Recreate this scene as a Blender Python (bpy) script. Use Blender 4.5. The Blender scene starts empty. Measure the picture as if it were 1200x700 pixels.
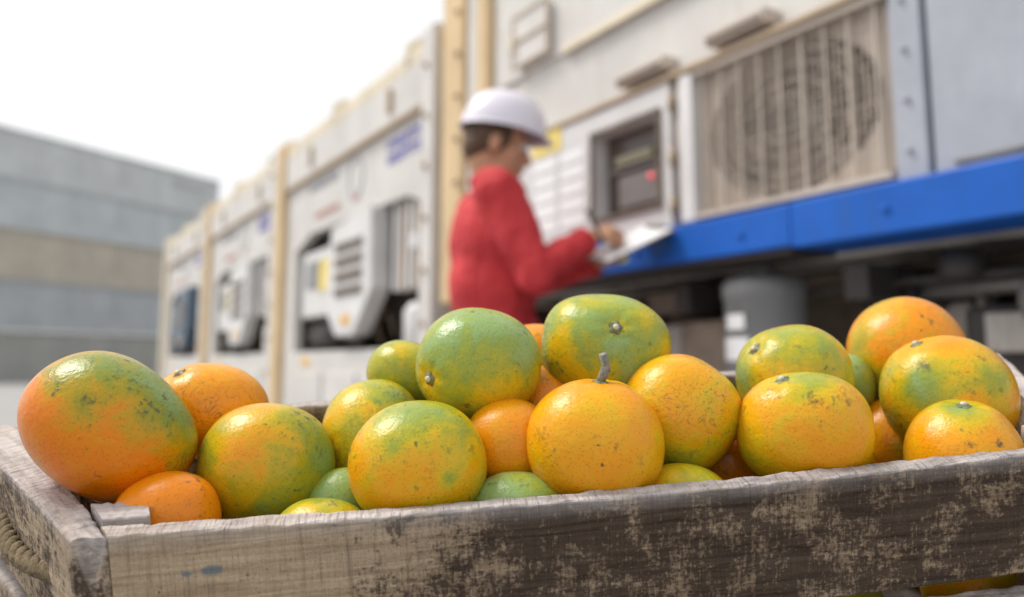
import bpy, bmesh, math, random
import numpy as np
from mathutils import Vector, Matrix, noise

R = math.radians
random.seed(7)
sc = bpy.context.scene
col = sc.collection

# ---------------------------------------------------------------- camera
CAM_H = 0.88
PITCH = math.atan(135 / 1000)
cam_d = bpy.data.cameras.new('camera')
cam = bpy.data.objects.new('camera', cam_d)
col.objects.link(cam)
cam.location = (0, 0, CAM_H)
cam.rotation_euler = (math.pi / 2 + PITCH, 0, 0)
cam_d.sensor_width = 36
cam_d.lens = 30
cam_d.shift_y = -0.05
cam_d.clip_start = 0.02
cam_d.clip_end = 3000
cam_d.dof.use_dof = True
cam_d.dof.focus_distance = 0.472
cam_d.dof.aperture_fstop = 4.2
sc.camera = cam

# ---------------------------------------------------------------- sky, sun, exposure
SUN_EL, SUN_AZ = 56, -72             # azimuth from +Y towards +X: high on the left, ahead of the camera
world = bpy.data.worlds.new('World')
sc.world = world
world.use_nodes = True
wn = world.node_tree.nodes
wl = world.node_tree.links
wn.clear()
w_out = wn.new('ShaderNodeOutputWorld')
w_bg = wn.new('ShaderNodeBackground')
w_sky = wn.new('ShaderNodeTexSky')
w_sky.sky_type = 'NISHITA'
w_sky.sun_disc = False
w_sky.sun_elevation = R(SUN_EL)
w_sky.sun_rotation = R(SUN_AZ)
w_sky.dust_density = 4.0
w_sky.air_density = 1.0
w_mix = wn.new('ShaderNodeMix')
w_mix.data_type = 'RGBA'
w_mix.inputs[0].default_value = 0.86
w_mix.inputs[7].default_value = (7.0, 6.95, 6.85, 1)      # even white cloud cover
wl.new(w_sky.outputs[0], w_mix.inputs[6])
wl.new(w_mix.outputs[2], w_bg.inputs[0])
w_bg.inputs[1].default_value = 0.10
wl.new(w_bg.outputs[0], w_out.inputs[0])

sun_d = bpy.data.lights.new('sun', 'SUN')
sun_d.energy = 2.0
sun_d.angle = R(22)
sun_d.color = (1.0, 0.95, 0.88)
sun = bpy.data.objects.new('sun', sun_d)
col.objects.link(sun)
sd = Vector((math.sin(R(SUN_AZ)) * math.cos(R(SUN_EL)), math.cos(R(SUN_AZ)) * math.cos(R(SUN_EL)), math.sin(R(SUN_EL))))
sun.rotation_euler = sd.to_track_quat('Z', 'Y').to_euler()

sc.view_settings.view_transform = 'Standard'
sc.view_settings.look = 'None'
sc.view_settings.gamma = 1
sc.view_settings.exposure = 0.68
sc.view_settings.use_curve_mapping = False
sc.render.engine = 'CYCLES'
sc.cycles.max_bounces = 6
sc.cycles.diffuse_bounces = 4
sc.cycles.use_denoising = True
sc.cycles.caustics_reflective = False
sc.cycles.caustics_refractive = False


# ---------------------------------------------------------------- helpers
def ray(px, py):
    """direction of a sight line, scaled to one metre of forward distance"""
    x = (px - 600) / 1000
    u = -(py - 290) / 1000
    c, s = math.cos(PITCH), math.sin(PITCH)
    v = Vector((x, c - s * u, s + c * u))
    return v / v.y


def at(px, py, Y):
    return ray(px, py) * Y + Vector((0, 0, CAM_H))


def tag(o, label=None, cat=None, group=None, kind=None):
    if label: o['label'] = label
    if cat: o['category'] = cat
    if group: o['group'] = group
    if kind: o['kind'] = kind
    return o


def empty(name, loc=(0, 0, 0), mat=None):
    o = bpy.data.objects.new(name, None)
    col.objects.link(o)
    if mat is not None:
        o.matrix_world = mat
    else:
        o.location = loc
    o.empty_display_size = 0.1
    return o


class MB:
    """collects shapes for one mesh object"""
    def __init__(s):
        s.v = []; s.f = []; s.sm = []

    def add(s, verts, faces, smooth=False):
        b = len(s.v)
        s.v += [tuple(p) for p in verts]
        s.f += [tuple(b + i for i in f) for f in faces]
        s.sm += [smooth] * len(faces)

    def box(s, x0, x1, y0, y1, z0, z1, b=0.0):
        if b <= 0:
            v = [(x, y, z) for x in (x0, x1) for y in (y0, y1) for z in (z0, z1)]
            s.add(v, [(0, 1, 3, 2), (4, 6, 7, 5), (0, 4, 5, 1), (2, 3, 7, 6), (0, 2, 6, 4), (1, 5, 7, 3)])
            return s
        bm = bmesh.new()
        bmesh.ops.create_cube(bm, size=1)
        for p in bm.verts:
            p.co = ((x0 + x1) / 2 + p.co.x * (x1 - x0), (y0 + y1) / 2 + p.co.y * (y1 - y0), (z0 + z1) / 2 + p.co.z * (z1 - z0))
        bmesh.ops.bevel(bm, geom=bm.edges[:], offset=b, segments=2, affect='EDGES', profile=0.5)
        bm.verts.index_update()
        s.add([p.co[:] for p in bm.verts], [[p.index for p in f.verts] for f in bm.faces])
        bm.free()
        return s

    def prism(s, pts, y0, y1):
        """polygon given in x, z, drawn from y0 to y1"""
        n = len(pts)
        v = [(p[0], y0, p[1]) for p in pts] + [(p[0], y1, p[1]) for p in pts]
        f = [tuple(range(n)), tuple(range(2 * n - 1, n - 1, -1))]
        f += [(i, n + i, n + (i + 1) % n, (i + 1) % n) for i in range(n)]
        s.add(v, f)
        return s

    def tube(s, pts, r, n=10, smooth=True, cap=True):
        pts = [Vector(p) for p in pts]
        rs = r if isinstance(r, (list, tuple)) else [r] * len(pts)
        v = []; f = []
        ref = Vector((0, 0, 1))
        for i, p in enumerate(pts):
            t = (pts[min(i + 1, len(pts) - 1)] - pts[max(i - 1, 0)]).normalized()
            if abs(t.dot(ref)) > 0.95:
                ref = Vector((1, 0, 0)) if abs(t.x) < 0.9 else Vector((0, 1, 0))
            a = t.cross(ref).normalized(); b = t.cross(a)
            ref = -b if abs(b.dot(t)) < .1 else ref
            for k in range(n):
                q = 2 * math.pi * k / n
                v.append(p + (a * math.cos(q) + b * math.sin(q)) * rs[i])
        m = len(pts)
        for i in range(m - 1):
            for k in range(n):
                f.append((i * n + k, i * n + (k + 1) % n, (i + 1) * n + (k + 1) % n, (i + 1) * n + k))
        if cap:
            f.append(tuple(range(n - 1, -1, -1)))
            f.append(tuple((m - 1) * n + k for k in range(n)))
        s.add(v, f, smooth)
        return s

    def ellipsoid(s, c, rad, rot=None, nu=20, nv=12):
        v = []; f = []
        c = Vector(c)
        for j in range(nv + 1):
            ph = math.pi * j / nv
            for i in range(nu):
                q = 2 * math.pi * i / nu
                p = Vector((rad[0] * math.sin(ph) * math.cos(q), rad[1] * math.sin(ph) * math.sin(q), rad[2] * math.cos(ph)))
                if rot is not None: p = rot @ p
                v.append(c + p)
        for j in range(nv):
            for i in range(nu):
                f.append((j * nu + i, (j + 1) * nu + i, (j + 1) * nu + (i + 1) % nu, j * nu + (i + 1) % nu))
        s.add(v, f, True)
        return s

    def lathe(s, prof, c=(0, 0, 0), n=24, smooth=True, sx=1.0, sy=1.0):
        v = []; f = []
        for r, z in prof:
            for k in range(n):
                q = 2 * math.pi * k / n
                v.append((c[0] + r * math.cos(q) * sx, c[1] + r * math.sin(q) * sy, c[2] + z))
        for i in range(len(prof) - 1):
            for k in range(n):
                f.append((i * n + k, i * n + (k + 1) % n, (i + 1) * n + (k + 1) % n, (i + 1) * n + k))
        f.append(tuple(range(n - 1, -1, -1)))
        f.append(tuple((len(prof) - 1) * n + k for k in range(n)))
        s.add(v, f, smooth)
        return s

    def mesh(s, name):
        m = bpy.data.meshes.new(name)
        m.from_pydata(s.v, [], s.f)
        m.polygons.foreach_set('use_smooth', s.sm)
        bm = bmesh.new(); bm.from_mesh(m)
        bmesh.ops.remove_doubles(bm, verts=bm.verts, dist=1e-6)
        bmesh.ops.recalc_face_normals(bm, faces=bm.faces)
        bm.to_mesh(m); bm.free()
        m.update()
        return m

    def build(s, name, mat, parent=None):
        o = bpy.data.objects.new(name, s.mesh(name))
        col.objects.link(o)
        o.data.materials.append(mat)
        if parent is not None: o.parent = parent
        return o


def copy_tree(o, parent=None):
    c = o.copy()
    col.objects.link(c)
    if parent is not None: c.parent = parent
    for ch in o.children:
        copy_tree(ch, c)
    return c


# ---------------------------------------------------------------- materials
class NT:
    def __init__(s, name):
        s.m = bpy.data.materials.new(name)
        s.m.use_nodes = True
        s.t = s.m.node_tree
        s.b = s.t.nodes['Principled BSDF']

    def n(s, typ, **k):
        o = s.t.nodes.new(typ)
        for a, v in k.items():
            setattr(o, a, v)
        return o

    def l(s, a, b): s.t.links.new(a, b)

    def val(s, node, **k):
        for a, v in k.items():
            node.inputs[a.replace('_', ' ')].default_value = v
        return node

    def noise(s, vec, scale, detail=4, rough=0.55, dist=0.0):
        o = s.n('ShaderNodeTexNoise')
        s.val(o, Scale=scale, Detail=detail, Roughness=rough, Distortion=dist)
        if vec is not None: s.l(vec, o.inputs['Vector'])
        return o.outputs['Fac']

    def ramp(s, fac, stops, mode='LINEAR'):
        o = s.n('ShaderNodeValToRGB')
        o.color_ramp.interpolation = mode
        e = o.color_ramp.elements
        while len(e) < len(stops): e.new(0.5)
        for i, (p, c) in enumerate(stops):
            e[i].position = p
            e[i].color = (c, c, c, 1) if isinstance(c, (int, float)) else (*c, 1)
        s.l(fac, o.inputs[0])
        return o.outputs[0]

    def mix(s, fac, a, b, mode='MIX'):
        o = s.n('ShaderNodeMix', data_type='RGBA', blend_type=mode)
        for i, x in ((0, fac), (6, a), (7, b)):
            if isinstance(x, (int, float)): o.inputs[i].default_value = x
            elif isinstance(x, tuple): o.inputs[i].default_value = (*x, 1)
            else: s.l(x, o.inputs[i])
        return o.outputs[2]

    def math(s, op, a, b=0.0, clamp=False):
        o = s.n('ShaderNodeMath', operation=op, use_clamp=clamp)
        for i, x in ((0, a), (1, b)):
            if isinstance(x, (int, float)): o.inputs[i].default_value = x
            else: s.l(x, o.inputs[i])
        return o.outputs[0]

    def coord(s, kind='Object', scale=None, loc=None):
        o = s.n('ShaderNodeTexCoord').outputs[kind]
        if scale or loc is not None:
            mp = s.n('ShaderNodeMapping')
            if scale: mp.inputs['Scale'].default_value = scale
            if loc is not None: mp.inputs['Location'].default_value = loc
            s.l(o, mp.inputs[0])
            o = mp.outputs[0]
        return o

    def bump(s, h, strength=0.3, dist=0.001, normal=None):
        o = s.n('ShaderNodeBump')
        o.inputs['Strength'].default_value = strength
        o.inputs['Distance'].default_value = dist
        s.l(h, o.inputs['Height'])
        if normal is not None: s.l(normal, o.inputs['Normal'])
        return o.outputs[0]


def simple(name, c, rough=0.6, metal=0.0, var=0.12, scale=6.0, dirt=None, bump=0.0):
    t = NT(name)
    co = t.coord('Object')
    f = t.noise(co, scale, 5, 0.6)
    lo = tuple(x * (1 - var) for x in c); hi = tuple(min(1, x * (1 + var)) for x in c)
    cc = t.ramp(f, [(0.3, lo), (0.7, hi)])
    if dirt:
        st = t.coord('Object', scale=(6, 6, 1.0))
        g = t.noise(st, 3.2, 6, 0.68)
        cc = t.mix(t.ramp(g, [(0.52, 0.0), (0.76, dirt[1])]), cc, dirt[0])
    t.l(cc, t.b.inputs['Base Color'])
    t.b.inputs['Roughness'].default_value = rough
    t.b.inputs['Metallic'].default_value = metal
    if bump:
        t.l(t.bump(t.noise(co, scale * 8, 4), bump, 0.002), t.b.inputs['Normal'])
    return t.m


M = {}
M['white'] = simple('container_white_paint', (0.62, 0.605, 0.585), 0.5, dirt=((0.45, 0.35, 0.25), 0.5), scale=2.5)
M['white2'] = simple('panel_white_paint', (0.66, 0.655, 0.66), 0.42, dirt=((0.55, 0.50, 0.45), 0.4), scale=3)
M['greywhite'] = simple('panel_grey_white_paint', (0.36, 0.385, 0.445), 0.5, var=0.10, scale=9, dirt=((0.28, 0.30, 0.34), 0.5))
M['yellow_post'] = simple('post_ochre_paint', (0.66, 0.49, 0.28), 0.55, dirt=((0.36, 0.22, 0.10), 0.5), scale=5)
M['cream'] = simple('post_cream_paint', (0.70, 0.62, 0.48), 0.55, dirt=((0.45, 0.33, 0.2), 0.4), scale=5)
M['tan'] = simple('fan_guard_tan', (0.52, 0.45, 0.39), 0.55, scale=5)
M['guard'] = simple('guard_bar_pale_tan', (0.55, 0.49, 0.43), 0.5, scale=5)
M['louvre'] = simple('louvre_taupe', (0.30, 0.265, 0.235), 0.6, scale=5)
M['brown_trim'] = simple('trim_brown', (0.42, 0.32, 0.22), 0.6, scale=8)
M['blue'] = simple('rail_blue_paint', (0.016, 0.115, 0.50), 0.42, var=0.12, scale=5, dirt=((0.04, 0.10, 0.26), 0.5))
M['blue'].node_tree.nodes['Principled BSDF'].inputs['Specular IOR Level'].default_value = 0.2
M['blue_dark'] = simple('patch_deep_blue', (0.015, 0.10, 0.36), 0.4)
M['label_green'] = simple('label_pale_yellow_green', (0.40, 0.50, 0.22), 0.5)
M['sticker_yellow'] = simple('sticker_yellow', (0.78, 0.62, 0.16), 0.5)
M['sticker_orange'] = simple('sticker_orange', (0.80, 0.45, 0.08), 0.5)
M['paper'] = simple('paper_white', (0.82, 0.83, 0.85), 0.6, var=0.03)
M['dark'] = simple('machinery_dark', (0.042, 0.036, 0.033), 0.55, var=0.3)
M['dark_brown'] = simple('machinery_brown', (0.135, 0.098, 0.072), 0.6, var=0.3, scale=12)
M['beam_brown'] = simple('chassis_beam_brown', (0.26, 0.205, 0.16), 0.65, var=0.3, scale=10, dirt=((0.10, 0.075, 0.06), 0.7))
M['grey_box'] = simple('chassis_box_grey', (0.40, 0.37, 0.34), 0.55, var=0.2, scale=8, dirt=((0.15, 0.12, 0.10), 0.7))
M['coil'] = simple('coil_taupe', (0.30, 0.255, 0.225), 0.6, scale=9)
M['steel'] = simple('machinery_steel', (0.24, 0.23, 0.22), 0.45, metal=0.3, var=0.2)
M['grey_tank'] = simple('tank_grey_paint', (0.22, 0.225, 0.235), 0.4, var=0.12)
M['window_dark'] = simple('display_window_dark', (0.10, 0.078, 0.066), 0.25)
M['display_grey'] = simple('display_grey', (0.17, 0.145, 0.14), 0.3)
M['screen_green'] = simple('lcd_screen_drab', (0.23, 0.21, 0.13), 0.3)
M['purple'] = simple('lettering_violet_blue', (0.23, 0.22, 0.52), 0.5)
M['grey_text'] = simple('lettering_grey', (0.36, 0.37, 0.42), 0.5)
M['red_text'] = simple('lettering_red', (0.58, 0.30, 0.26), 0.5)
M['black'] = simple('pen_black', (0.03, 0.03, 0.035), 0.35)
M['slate_blue'] = simple('unit_slate_blue', (0.10, 0.15, 0.22), 0.5)

t = NT('lit_indicator')
t.b.inputs['Base Color'].default_value = (0.8, 0.1, 0.12, 1)
t.b.inputs['Emission Color'].default_value = (1.0, 0.10, 0.14, 1)
t.b.inputs['Emission Strength'].default_value = 0.5
M['red_lamp'] = t.m


def stack_mat(name, c):
    t = NT(name)
    co = t.coord('Object')
    f = t.noise(co, 0.7, 5, 0.6)
    cc = t.ramp(f, [(0.3, tuple(x * 0.88 for x in c)), (0.7, tuple(x * 1.1 for x in c))])
    g = t.noise(t.coord('Object', scale=(2.2, 2.2, 0.25)), 1.5, 6, 0.7)
    cc = t.mix(t.ramp(g, [(0.5, 0.0), (0.75, 0.45)]), cc, tuple(x * 0.62 for x in c))
    t.l(cc, t.b.inputs['Base Color'])
    t.b.inputs['Roughness'].default_value = 0.6
    return t.m


# ground
t = NT('yard_concrete')
co = t.coord('Object')
a = t.ramp(t.noise(co, 0.5, 7, 0.6), [(0.3, (0.25, 0.245, 0.24)), (0.7, (0.34, 0.335, 0.325))])
b = t.ramp(t.noise(co, 9, 6, 0.7), [(0.42, 0.0), (0.7, 0.35)])
t.l(t.mix(b, a, (0.22, 0.215, 0.21)), t.b.inputs['Base Color'])
t.b.inputs['Roughness'].default_value = 0.85
t.l(t.bump(t.noise(co, 60, 5), 0.2, 0.004), t.b.inputs['Normal'])
M['concrete'] = t.m


# weathered wood; x runs along the board
def wood(name, base=((0.26, 0.175, 0.105), (0.60, 0.47, 0.325)), mould=0.5, ramp_x=None, saw=0.6, specks=False, grey=0.35):
    t = NT(name)
    oi = t.n('ShaderNodeObjectInfo')
    tc = t.n('ShaderNodeTexCoord').outputs['Object']
    off = t.n('ShaderNodeVectorMath', operation='MULTIPLY_ADD')
    t.l(oi.outputs['Random'], off.inputs[0])
    off.inputs[1].default_value = (0.0, 0.0, 0.0) if specks or ramp_x else (7.3, 3.1, 5.7)
    t.l(tc, off.inputs[2])
    P = off.outputs[0]

    def mp(sx, sy, sz):
        m = t.n('ShaderNodeMapping'); m.inputs['Scale'].default_value = (sx, sy, sz)
        t.l(P, m.inputs[0]); return m.outputs[0]
    grain = t.noise(mp(14, 160, 260), 1.0, 6, 0.62, 0.6)           # long fibres
    broad = t.noise(mp(9, 14, 18), 1.0, 5, 0.6)
    sawn = t.noise(mp(260, 30, 13), 1.0, 3, 0.55)                  # saw marks across the grain
    fine = t.noise(mp(700, 700, 900), 1.0, 3, 0.6)
    c = t.ramp(grain, [(0.30, base[0]), (0.62, base[1])])
    c = t.mix(t.ramp(broad, [(0.35, 0.0), (0.7, 0.6)]), c, (0.40, 0.315, 0.22))
    c = t.mix(t.ramp(sawn, [(0.34, 0.5 * saw), (0.47, 0.0)]), c, (0.11, 0.08, 0.055), 'MIX')
    c = t.mix(grey * 0.5, c, (0.36, 0.33, 0.31))
    # black mould and old stain
    mo = t.noise(mp(26, 34, 30), 1.0, 8, 0.72, 0.35)
    mo2 = t.math('MULTIPLY', t.math('ADD', t.noise(mp(520, 300, 130), 1.0, 4, 0.7), t.math('ADD', t.noise(mp(150, 300, 460), 1.0, 4, 0.7), t.noise(mp(420, 300, 420), 1.0, 3, 0.7))), 0.3333)
    mo = t.math('ADD', t.math('MULTIPLY', mo, 0.40), t.math('MULTIPLY', mo2, 0.50))
    mo = t.math('ADD', mo, t.math('MULTIPLY', sawn, 0.10))
    if ramp_x:
        sp = t.n('ShaderNodeSeparateXYZ'); t.l(tc, sp.inputs[0])
        mr = t.n('ShaderNodeMapRange'); t.l(sp.outputs[0], mr.inputs[0])
        mr.inputs[1].default_value, mr.inputs[2].default_value = ramp_x[0], ramp_x[1]
        mr.inputs[3].default_value, mr.inputs[4].default_value = ramp_x[2], ramp_x[3]
        mo = t.math('ADD', mo, mr.outputs[0])
    else:
        mo = t.math('ADD', mo, (mould - 0.5) * 0.3)
    mk = t.ramp(mo, [(0.478, 0.0), (0.538, 1.0)])
    if ramp_x:
        stn = t.n('ShaderNodeMapRange'); t.l(sp.outputs[0], stn.inputs[0])
        stn.inputs[1].default_value, stn.inputs[2].default_value = 0.08, 0.20
        stn.inputs[3].default_value, stn.inputs[4].default_value = 0.0, 1.0
        c = t.mix(t.math('MULTIPLY', stn.outputs[0], t.ramp(t.math('ADD', t.math('MULTIPLY', broad, 0.5), t.math('MULTIPLY', grain, 0.5)), [(0.35, 0.75), (0.65, 0.25)])), c, (0.165, 0.112, 0.074))
    c = t.mix(t.math('MULTIPLY', mk, 0.90), c, t.ramp(t.math('ADD', t.math('MULTIPLY', grain, 0.6), t.math('MULTIPLY', mo2, 0.4)), [(0.38, (0.010, 0.0065, 0.006)), (0.62, (0.068, 0.046, 0.036))]))
    c = t.mix(t.ramp(fine, [(0.3, 0.35), (0.5, 0.0)]), c, (0.12, 0.09, 0.07))
    # bleached silver-grey where rain and sun reach the upper edge: the wood itself turned grey
    ge = t.n('ShaderNodeAttribute'); ge.attribute_name = 'topedge'
    gw = t.math('MULTIPLY', ge.outputs['Fac'], t.ramp(t.noise(mp(30, 60, 60), 1.0, 6, 0.7), [(0.25, 0.35), (0.6, 1.0)]))
    c = t.mix(t.math('MULTIPLY', gw, 0.85), c, t.ramp(grain, [(0.3, (0.33, 0.295, 0.29)), (0.65, (0.60, 0.56, 0.56))]))
    if specks:   # two old dabs of blue paint
        for (x, z, rx, rz) in ((0.0465, -0.0225, 0.0058, 0.0028), (0.0345, -0.0235, 0.0028, 0.0015), (0.395, -0.0005, 0.004, 0.003)):
            m = t.n('ShaderNodeMapping', vector_type='TEXTURE')
            m.inputs['Location'].default_value = (x, 0, z)
            m.inputs['Scale'].default_value = (rx, 1, rz)
            t.l(tc, m.inputs[0])
            ln = t.n('ShaderNodeVectorMath', operation='LENGTH'); t.l(m.outputs[0], ln.inputs[0])
            d = t.math('ADD', ln.outputs['Value'], t.math('MULTIPLY', mo2, 1.6))
            c = t.mix(t.ramp(t.math('MULTIPLY', d, 0.3), [(0.45, 0.65), (0.56, 0.0)]), c, (0.085, 0.16, 0.22))
    t.l(c, t.b.inputs['Base Color'])
    t.b.inputs['Roughness'].default_value = 0.85
    t.b.inputs['Specular IOR Level'].default_value = 0.15
    h = t.math('ADD', t.math('MULTIPLY', grain, 0.8), t.math('MULTIPLY', sawn, saw * 2.6))
    h = t.math('ADD', h, t.math('MULTIPLY', mo2, 0.5))
    t.l(t.bump(h, 1.0, 0.0022), t.b.inputs['Normal'])
    return t.m


M['wood_front'] = wood('weathered_board_front', ramp_x=(0.07, 0.20, -0.080, 0.034), saw=0.9, specks=True, grey=0.10)
M['wood_pale'] = wood('weathered_board_pale', mould=0.52, saw=0.6, grey=0.3)
M['wood_dark'] = wood('weathered_board_dark', base=((0.16, 0.12, 0.09), (0.33, 0.27, 0.22)), mould=0.52, saw=0.6, grey=0.3)
M['wood_block'] = wood('corner_block_wood', base=((0.17, 0.12, 0.10), (0.34, 0.27, 0.235)), mould=0.2, saw=0.1, grey=0.4)

t = NT('old_rope')
co = t.coord('Object')
c = t.ramp(t.noise(co, 420, 4, 0.6), [(0.3, (0.06, 0.042, 0.022)), (0.7, (0.24, 0.18, 0.10))])
t.l(c, t.b.inputs['Base Color']); t.b.inputs['Roughness'].default_value = 0.9
t.l(t.bump(t.noise(co, 900, 3), 0.5, 0.001), t.b.inputs['Normal'])
M['rope'] = t.m

# fruit skin: 'green' and 'warm' come with the mesh (where this fruit has ripened)
t = NT('citrus_skin')
oi = t.n('ShaderNodeObjectInfo')
tc = t.n('ShaderNodeTexCoord').outputs['Object']
of = t.n('ShaderNodeVectorMath', operation='MULTIPLY_ADD')
t.l(oi.outputs['Random'], of.inputs[0]); of.inputs[1].default_value = (3.1, 5.3, 1.7); t.l(tc, of.inputs[2])
P = of.outputs[0]
ga = t.n('ShaderNodeAttribute'); ga.attribute_name = 'green'
wa = t.n('ShaderNodeAttribute'); wa.attribute_name = 'warm'
sa = t.n('ShaderNodeAttribute'); sa.attribute_name = 'scar'
n1 = t.noise(P, 34, 6, 0.60, 0.7)
n2 = t.noise(P, 130, 5, 0.6)
g = t.math('ADD', ga.outputs['Fac'], t.math('MULTIPLY', t.math('SUBTRACT', n1, 0.5), 1.25))
g = t.math('ADD', g, t.math('MULTIPLY', t.math('SUBTRACT', n2, 0.5), 0.42))
cool = t.ramp(g, [(0.0, (0.78, 0.32, 0.006)), (0.26, (0.75, 0.38, 0.006)), (0.46, (0.62, 0.44, 0.010)), (0.66, (0.40, 0.385, 0.020)), (0.86, (0.25, 0.335, 0.060)), (1.0, (0.25, 0.37, 0.125))])
warm = t.ramp(g, [(0.0, (0.74, 0.185, 0.002)), (0.28, (0.70, 0.220, 0.002)), (0.48, (0.50, 0.285, 0.005)), (0.70, (0.30, 0.26, 0.012)), (0.88, (0.20, 0.245, 0.030)), (1.0, (0.19, 0.27, 0.075))])
c = t.mix(wa.outputs['Fac'], cool, warm)
vo = t.n('ShaderNodeTexVoronoi'); t.val(vo, Scale=520.0); t.l(P, vo.inputs['Vector'])
pore = t.ramp(vo.outputs['Distance'], [(0.08, 1.0), (0.36, 0.0)])
c = t.mix(t.math('MULTIPLY', pore, 0.6), c, t.mix(0.55, c, (0.10, 0.06, 0.005)))
# dark flecks, thicker where a slow noise says so
zone = t.ramp(t.noise(P, 30, 4, 0.6), [(0.50, 0.0), (0.66, 1.0)])
spk = t.math('ADD', t.noise(P, 260, 3, 0.6), t.math('MULTIPLY', t.noise(P, 90, 2, 0.5), 0.25))
fl = t.math('MULTIPLY', t.ramp(spk, [(0.715, 0.0), (0.775, 1.0)]), zone)
scr = t.math('ADD', sa.outputs['Fac'], t.math('MULTIPLY', t.math('SUBTRACT', t.noise(P, 240, 5, 0.7), 0.5), 1.5))
scr = t.math('MULTIPLY', t.ramp(scr, [(0.34, 0.0), (0.66, 1.0)]), t.ramp(sa.outputs['Fac'], [(0.05, 0.0), (0.2, 1.0)]))
wp = t.noise(P, 70, 3, 0.5, 2.5)     # thin scratches
ln = t.math('MULTIPLY', t.ramp(t.math('ABSOLUTE', t.math('SUBTRACT', wp, 0.5)), [(0.006, 1.0), (0.022, 0.0)]), t.ramp(t.noise(P, 20, 2), [(0.55, 0.0), (0.65, 1.0)]))
dk = t.math('MAXIMUM', t.math('MAXIMUM', fl, scr), t.math('MULTIPLY', ln, 0.6))
c = t.mix(t.math('MULTIPLY', dk, 0.88), c, (0.040, 0.050, 0.032))
t.l(c, t.b.inputs['Base Color'])
t.b.inputs['Specular IOR Level'].default_value = 0.34
ro = t.ramp(t.noise(P, 55, 4, 0.6), [(0.3, 0.16), (0.7, 0.30)])
t.l(t.math('ADD', ro, t.math('MULTIPLY', dk, 0.25)), t.b.inputs['Roughness'])
t.b.inputs['Subsurface Weight'].default_value = 0.0
nb = t.bump(pore, -0.65, 0.0008)
nb = t.bump(n2, 0.38, 0.0018, nb)
nb = t.bump(t.noise(P, 420, 4, 0.65), 0.42, 0.0007, nb)
t.l(nb, t.b.inputs['Normal'])
M['skin_fruit'] = t.m

M['calyx'] = simple('stem_button_olive', (0.13, 0.15, 0.07), 0.5, var=0.4, scale=300)
M['calyx_tip'] = simple('stem_scar_pale', (0.52, 0.50, 0.38), 0.4, var=0.25, scale=400)
M['twig'] = simple('dry_twig_grey', (0.24, 0.24, 0.20), 0.8, var=0.5, scale=500, bump=0.5)

# person
M['skin'] = simple('skin', (0.50, 0.27, 0.16), 0.5, var=0.06, scale=30)
M['hair'] = simple('hair_dark_brown', (0.085, 0.045, 0.022), 0.6, var=0.3, scale=120)
M['hat'] = simple('hard_hat_white', (0.76, 0.73, 0.83), 0.25, var=0.02)
t = NT('red_coverall_cloth')
co = t.coord('Object')
c = t.ramp(t.noise(co, 7, 5, 0.6), [(0.3, (0.46, 0.022, 0.032)), (0.7, (0.60, 0.040, 0.046))])
t.l(c, t.b.inputs['Base Color']); t.b.inputs['Roughness'].default_value = 0.8
hh = t.math('ADD', t.noise(t.coord('Object', scale=(1, 1, 0.55)), 13, 3, 0.5, 0.6), t.math('MULTIPLY', t.noise(co, 40, 3), 0.2))
t.l(t.bump(hh, 0.9, 0.035), t.b.inputs['Normal'])
M['red'] = t.m
M['clip'] = simple('clipboard_brown', (0.18, 0.12, 0.08), 0.5)
M['boot'] = simple('boot_leather', (0.05, 0.04, 0.035), 0.6)

# ---------------------------------------------------------------- ground
g = MB()
g.add([(-1500, -800, 0), (1500, -800, 0), (1500, 2200, 0), (-1500, 2200, 0)], [(0, 1, 2, 3)])
tag(g.build('ground', M['concrete']), kind='structure')

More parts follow.
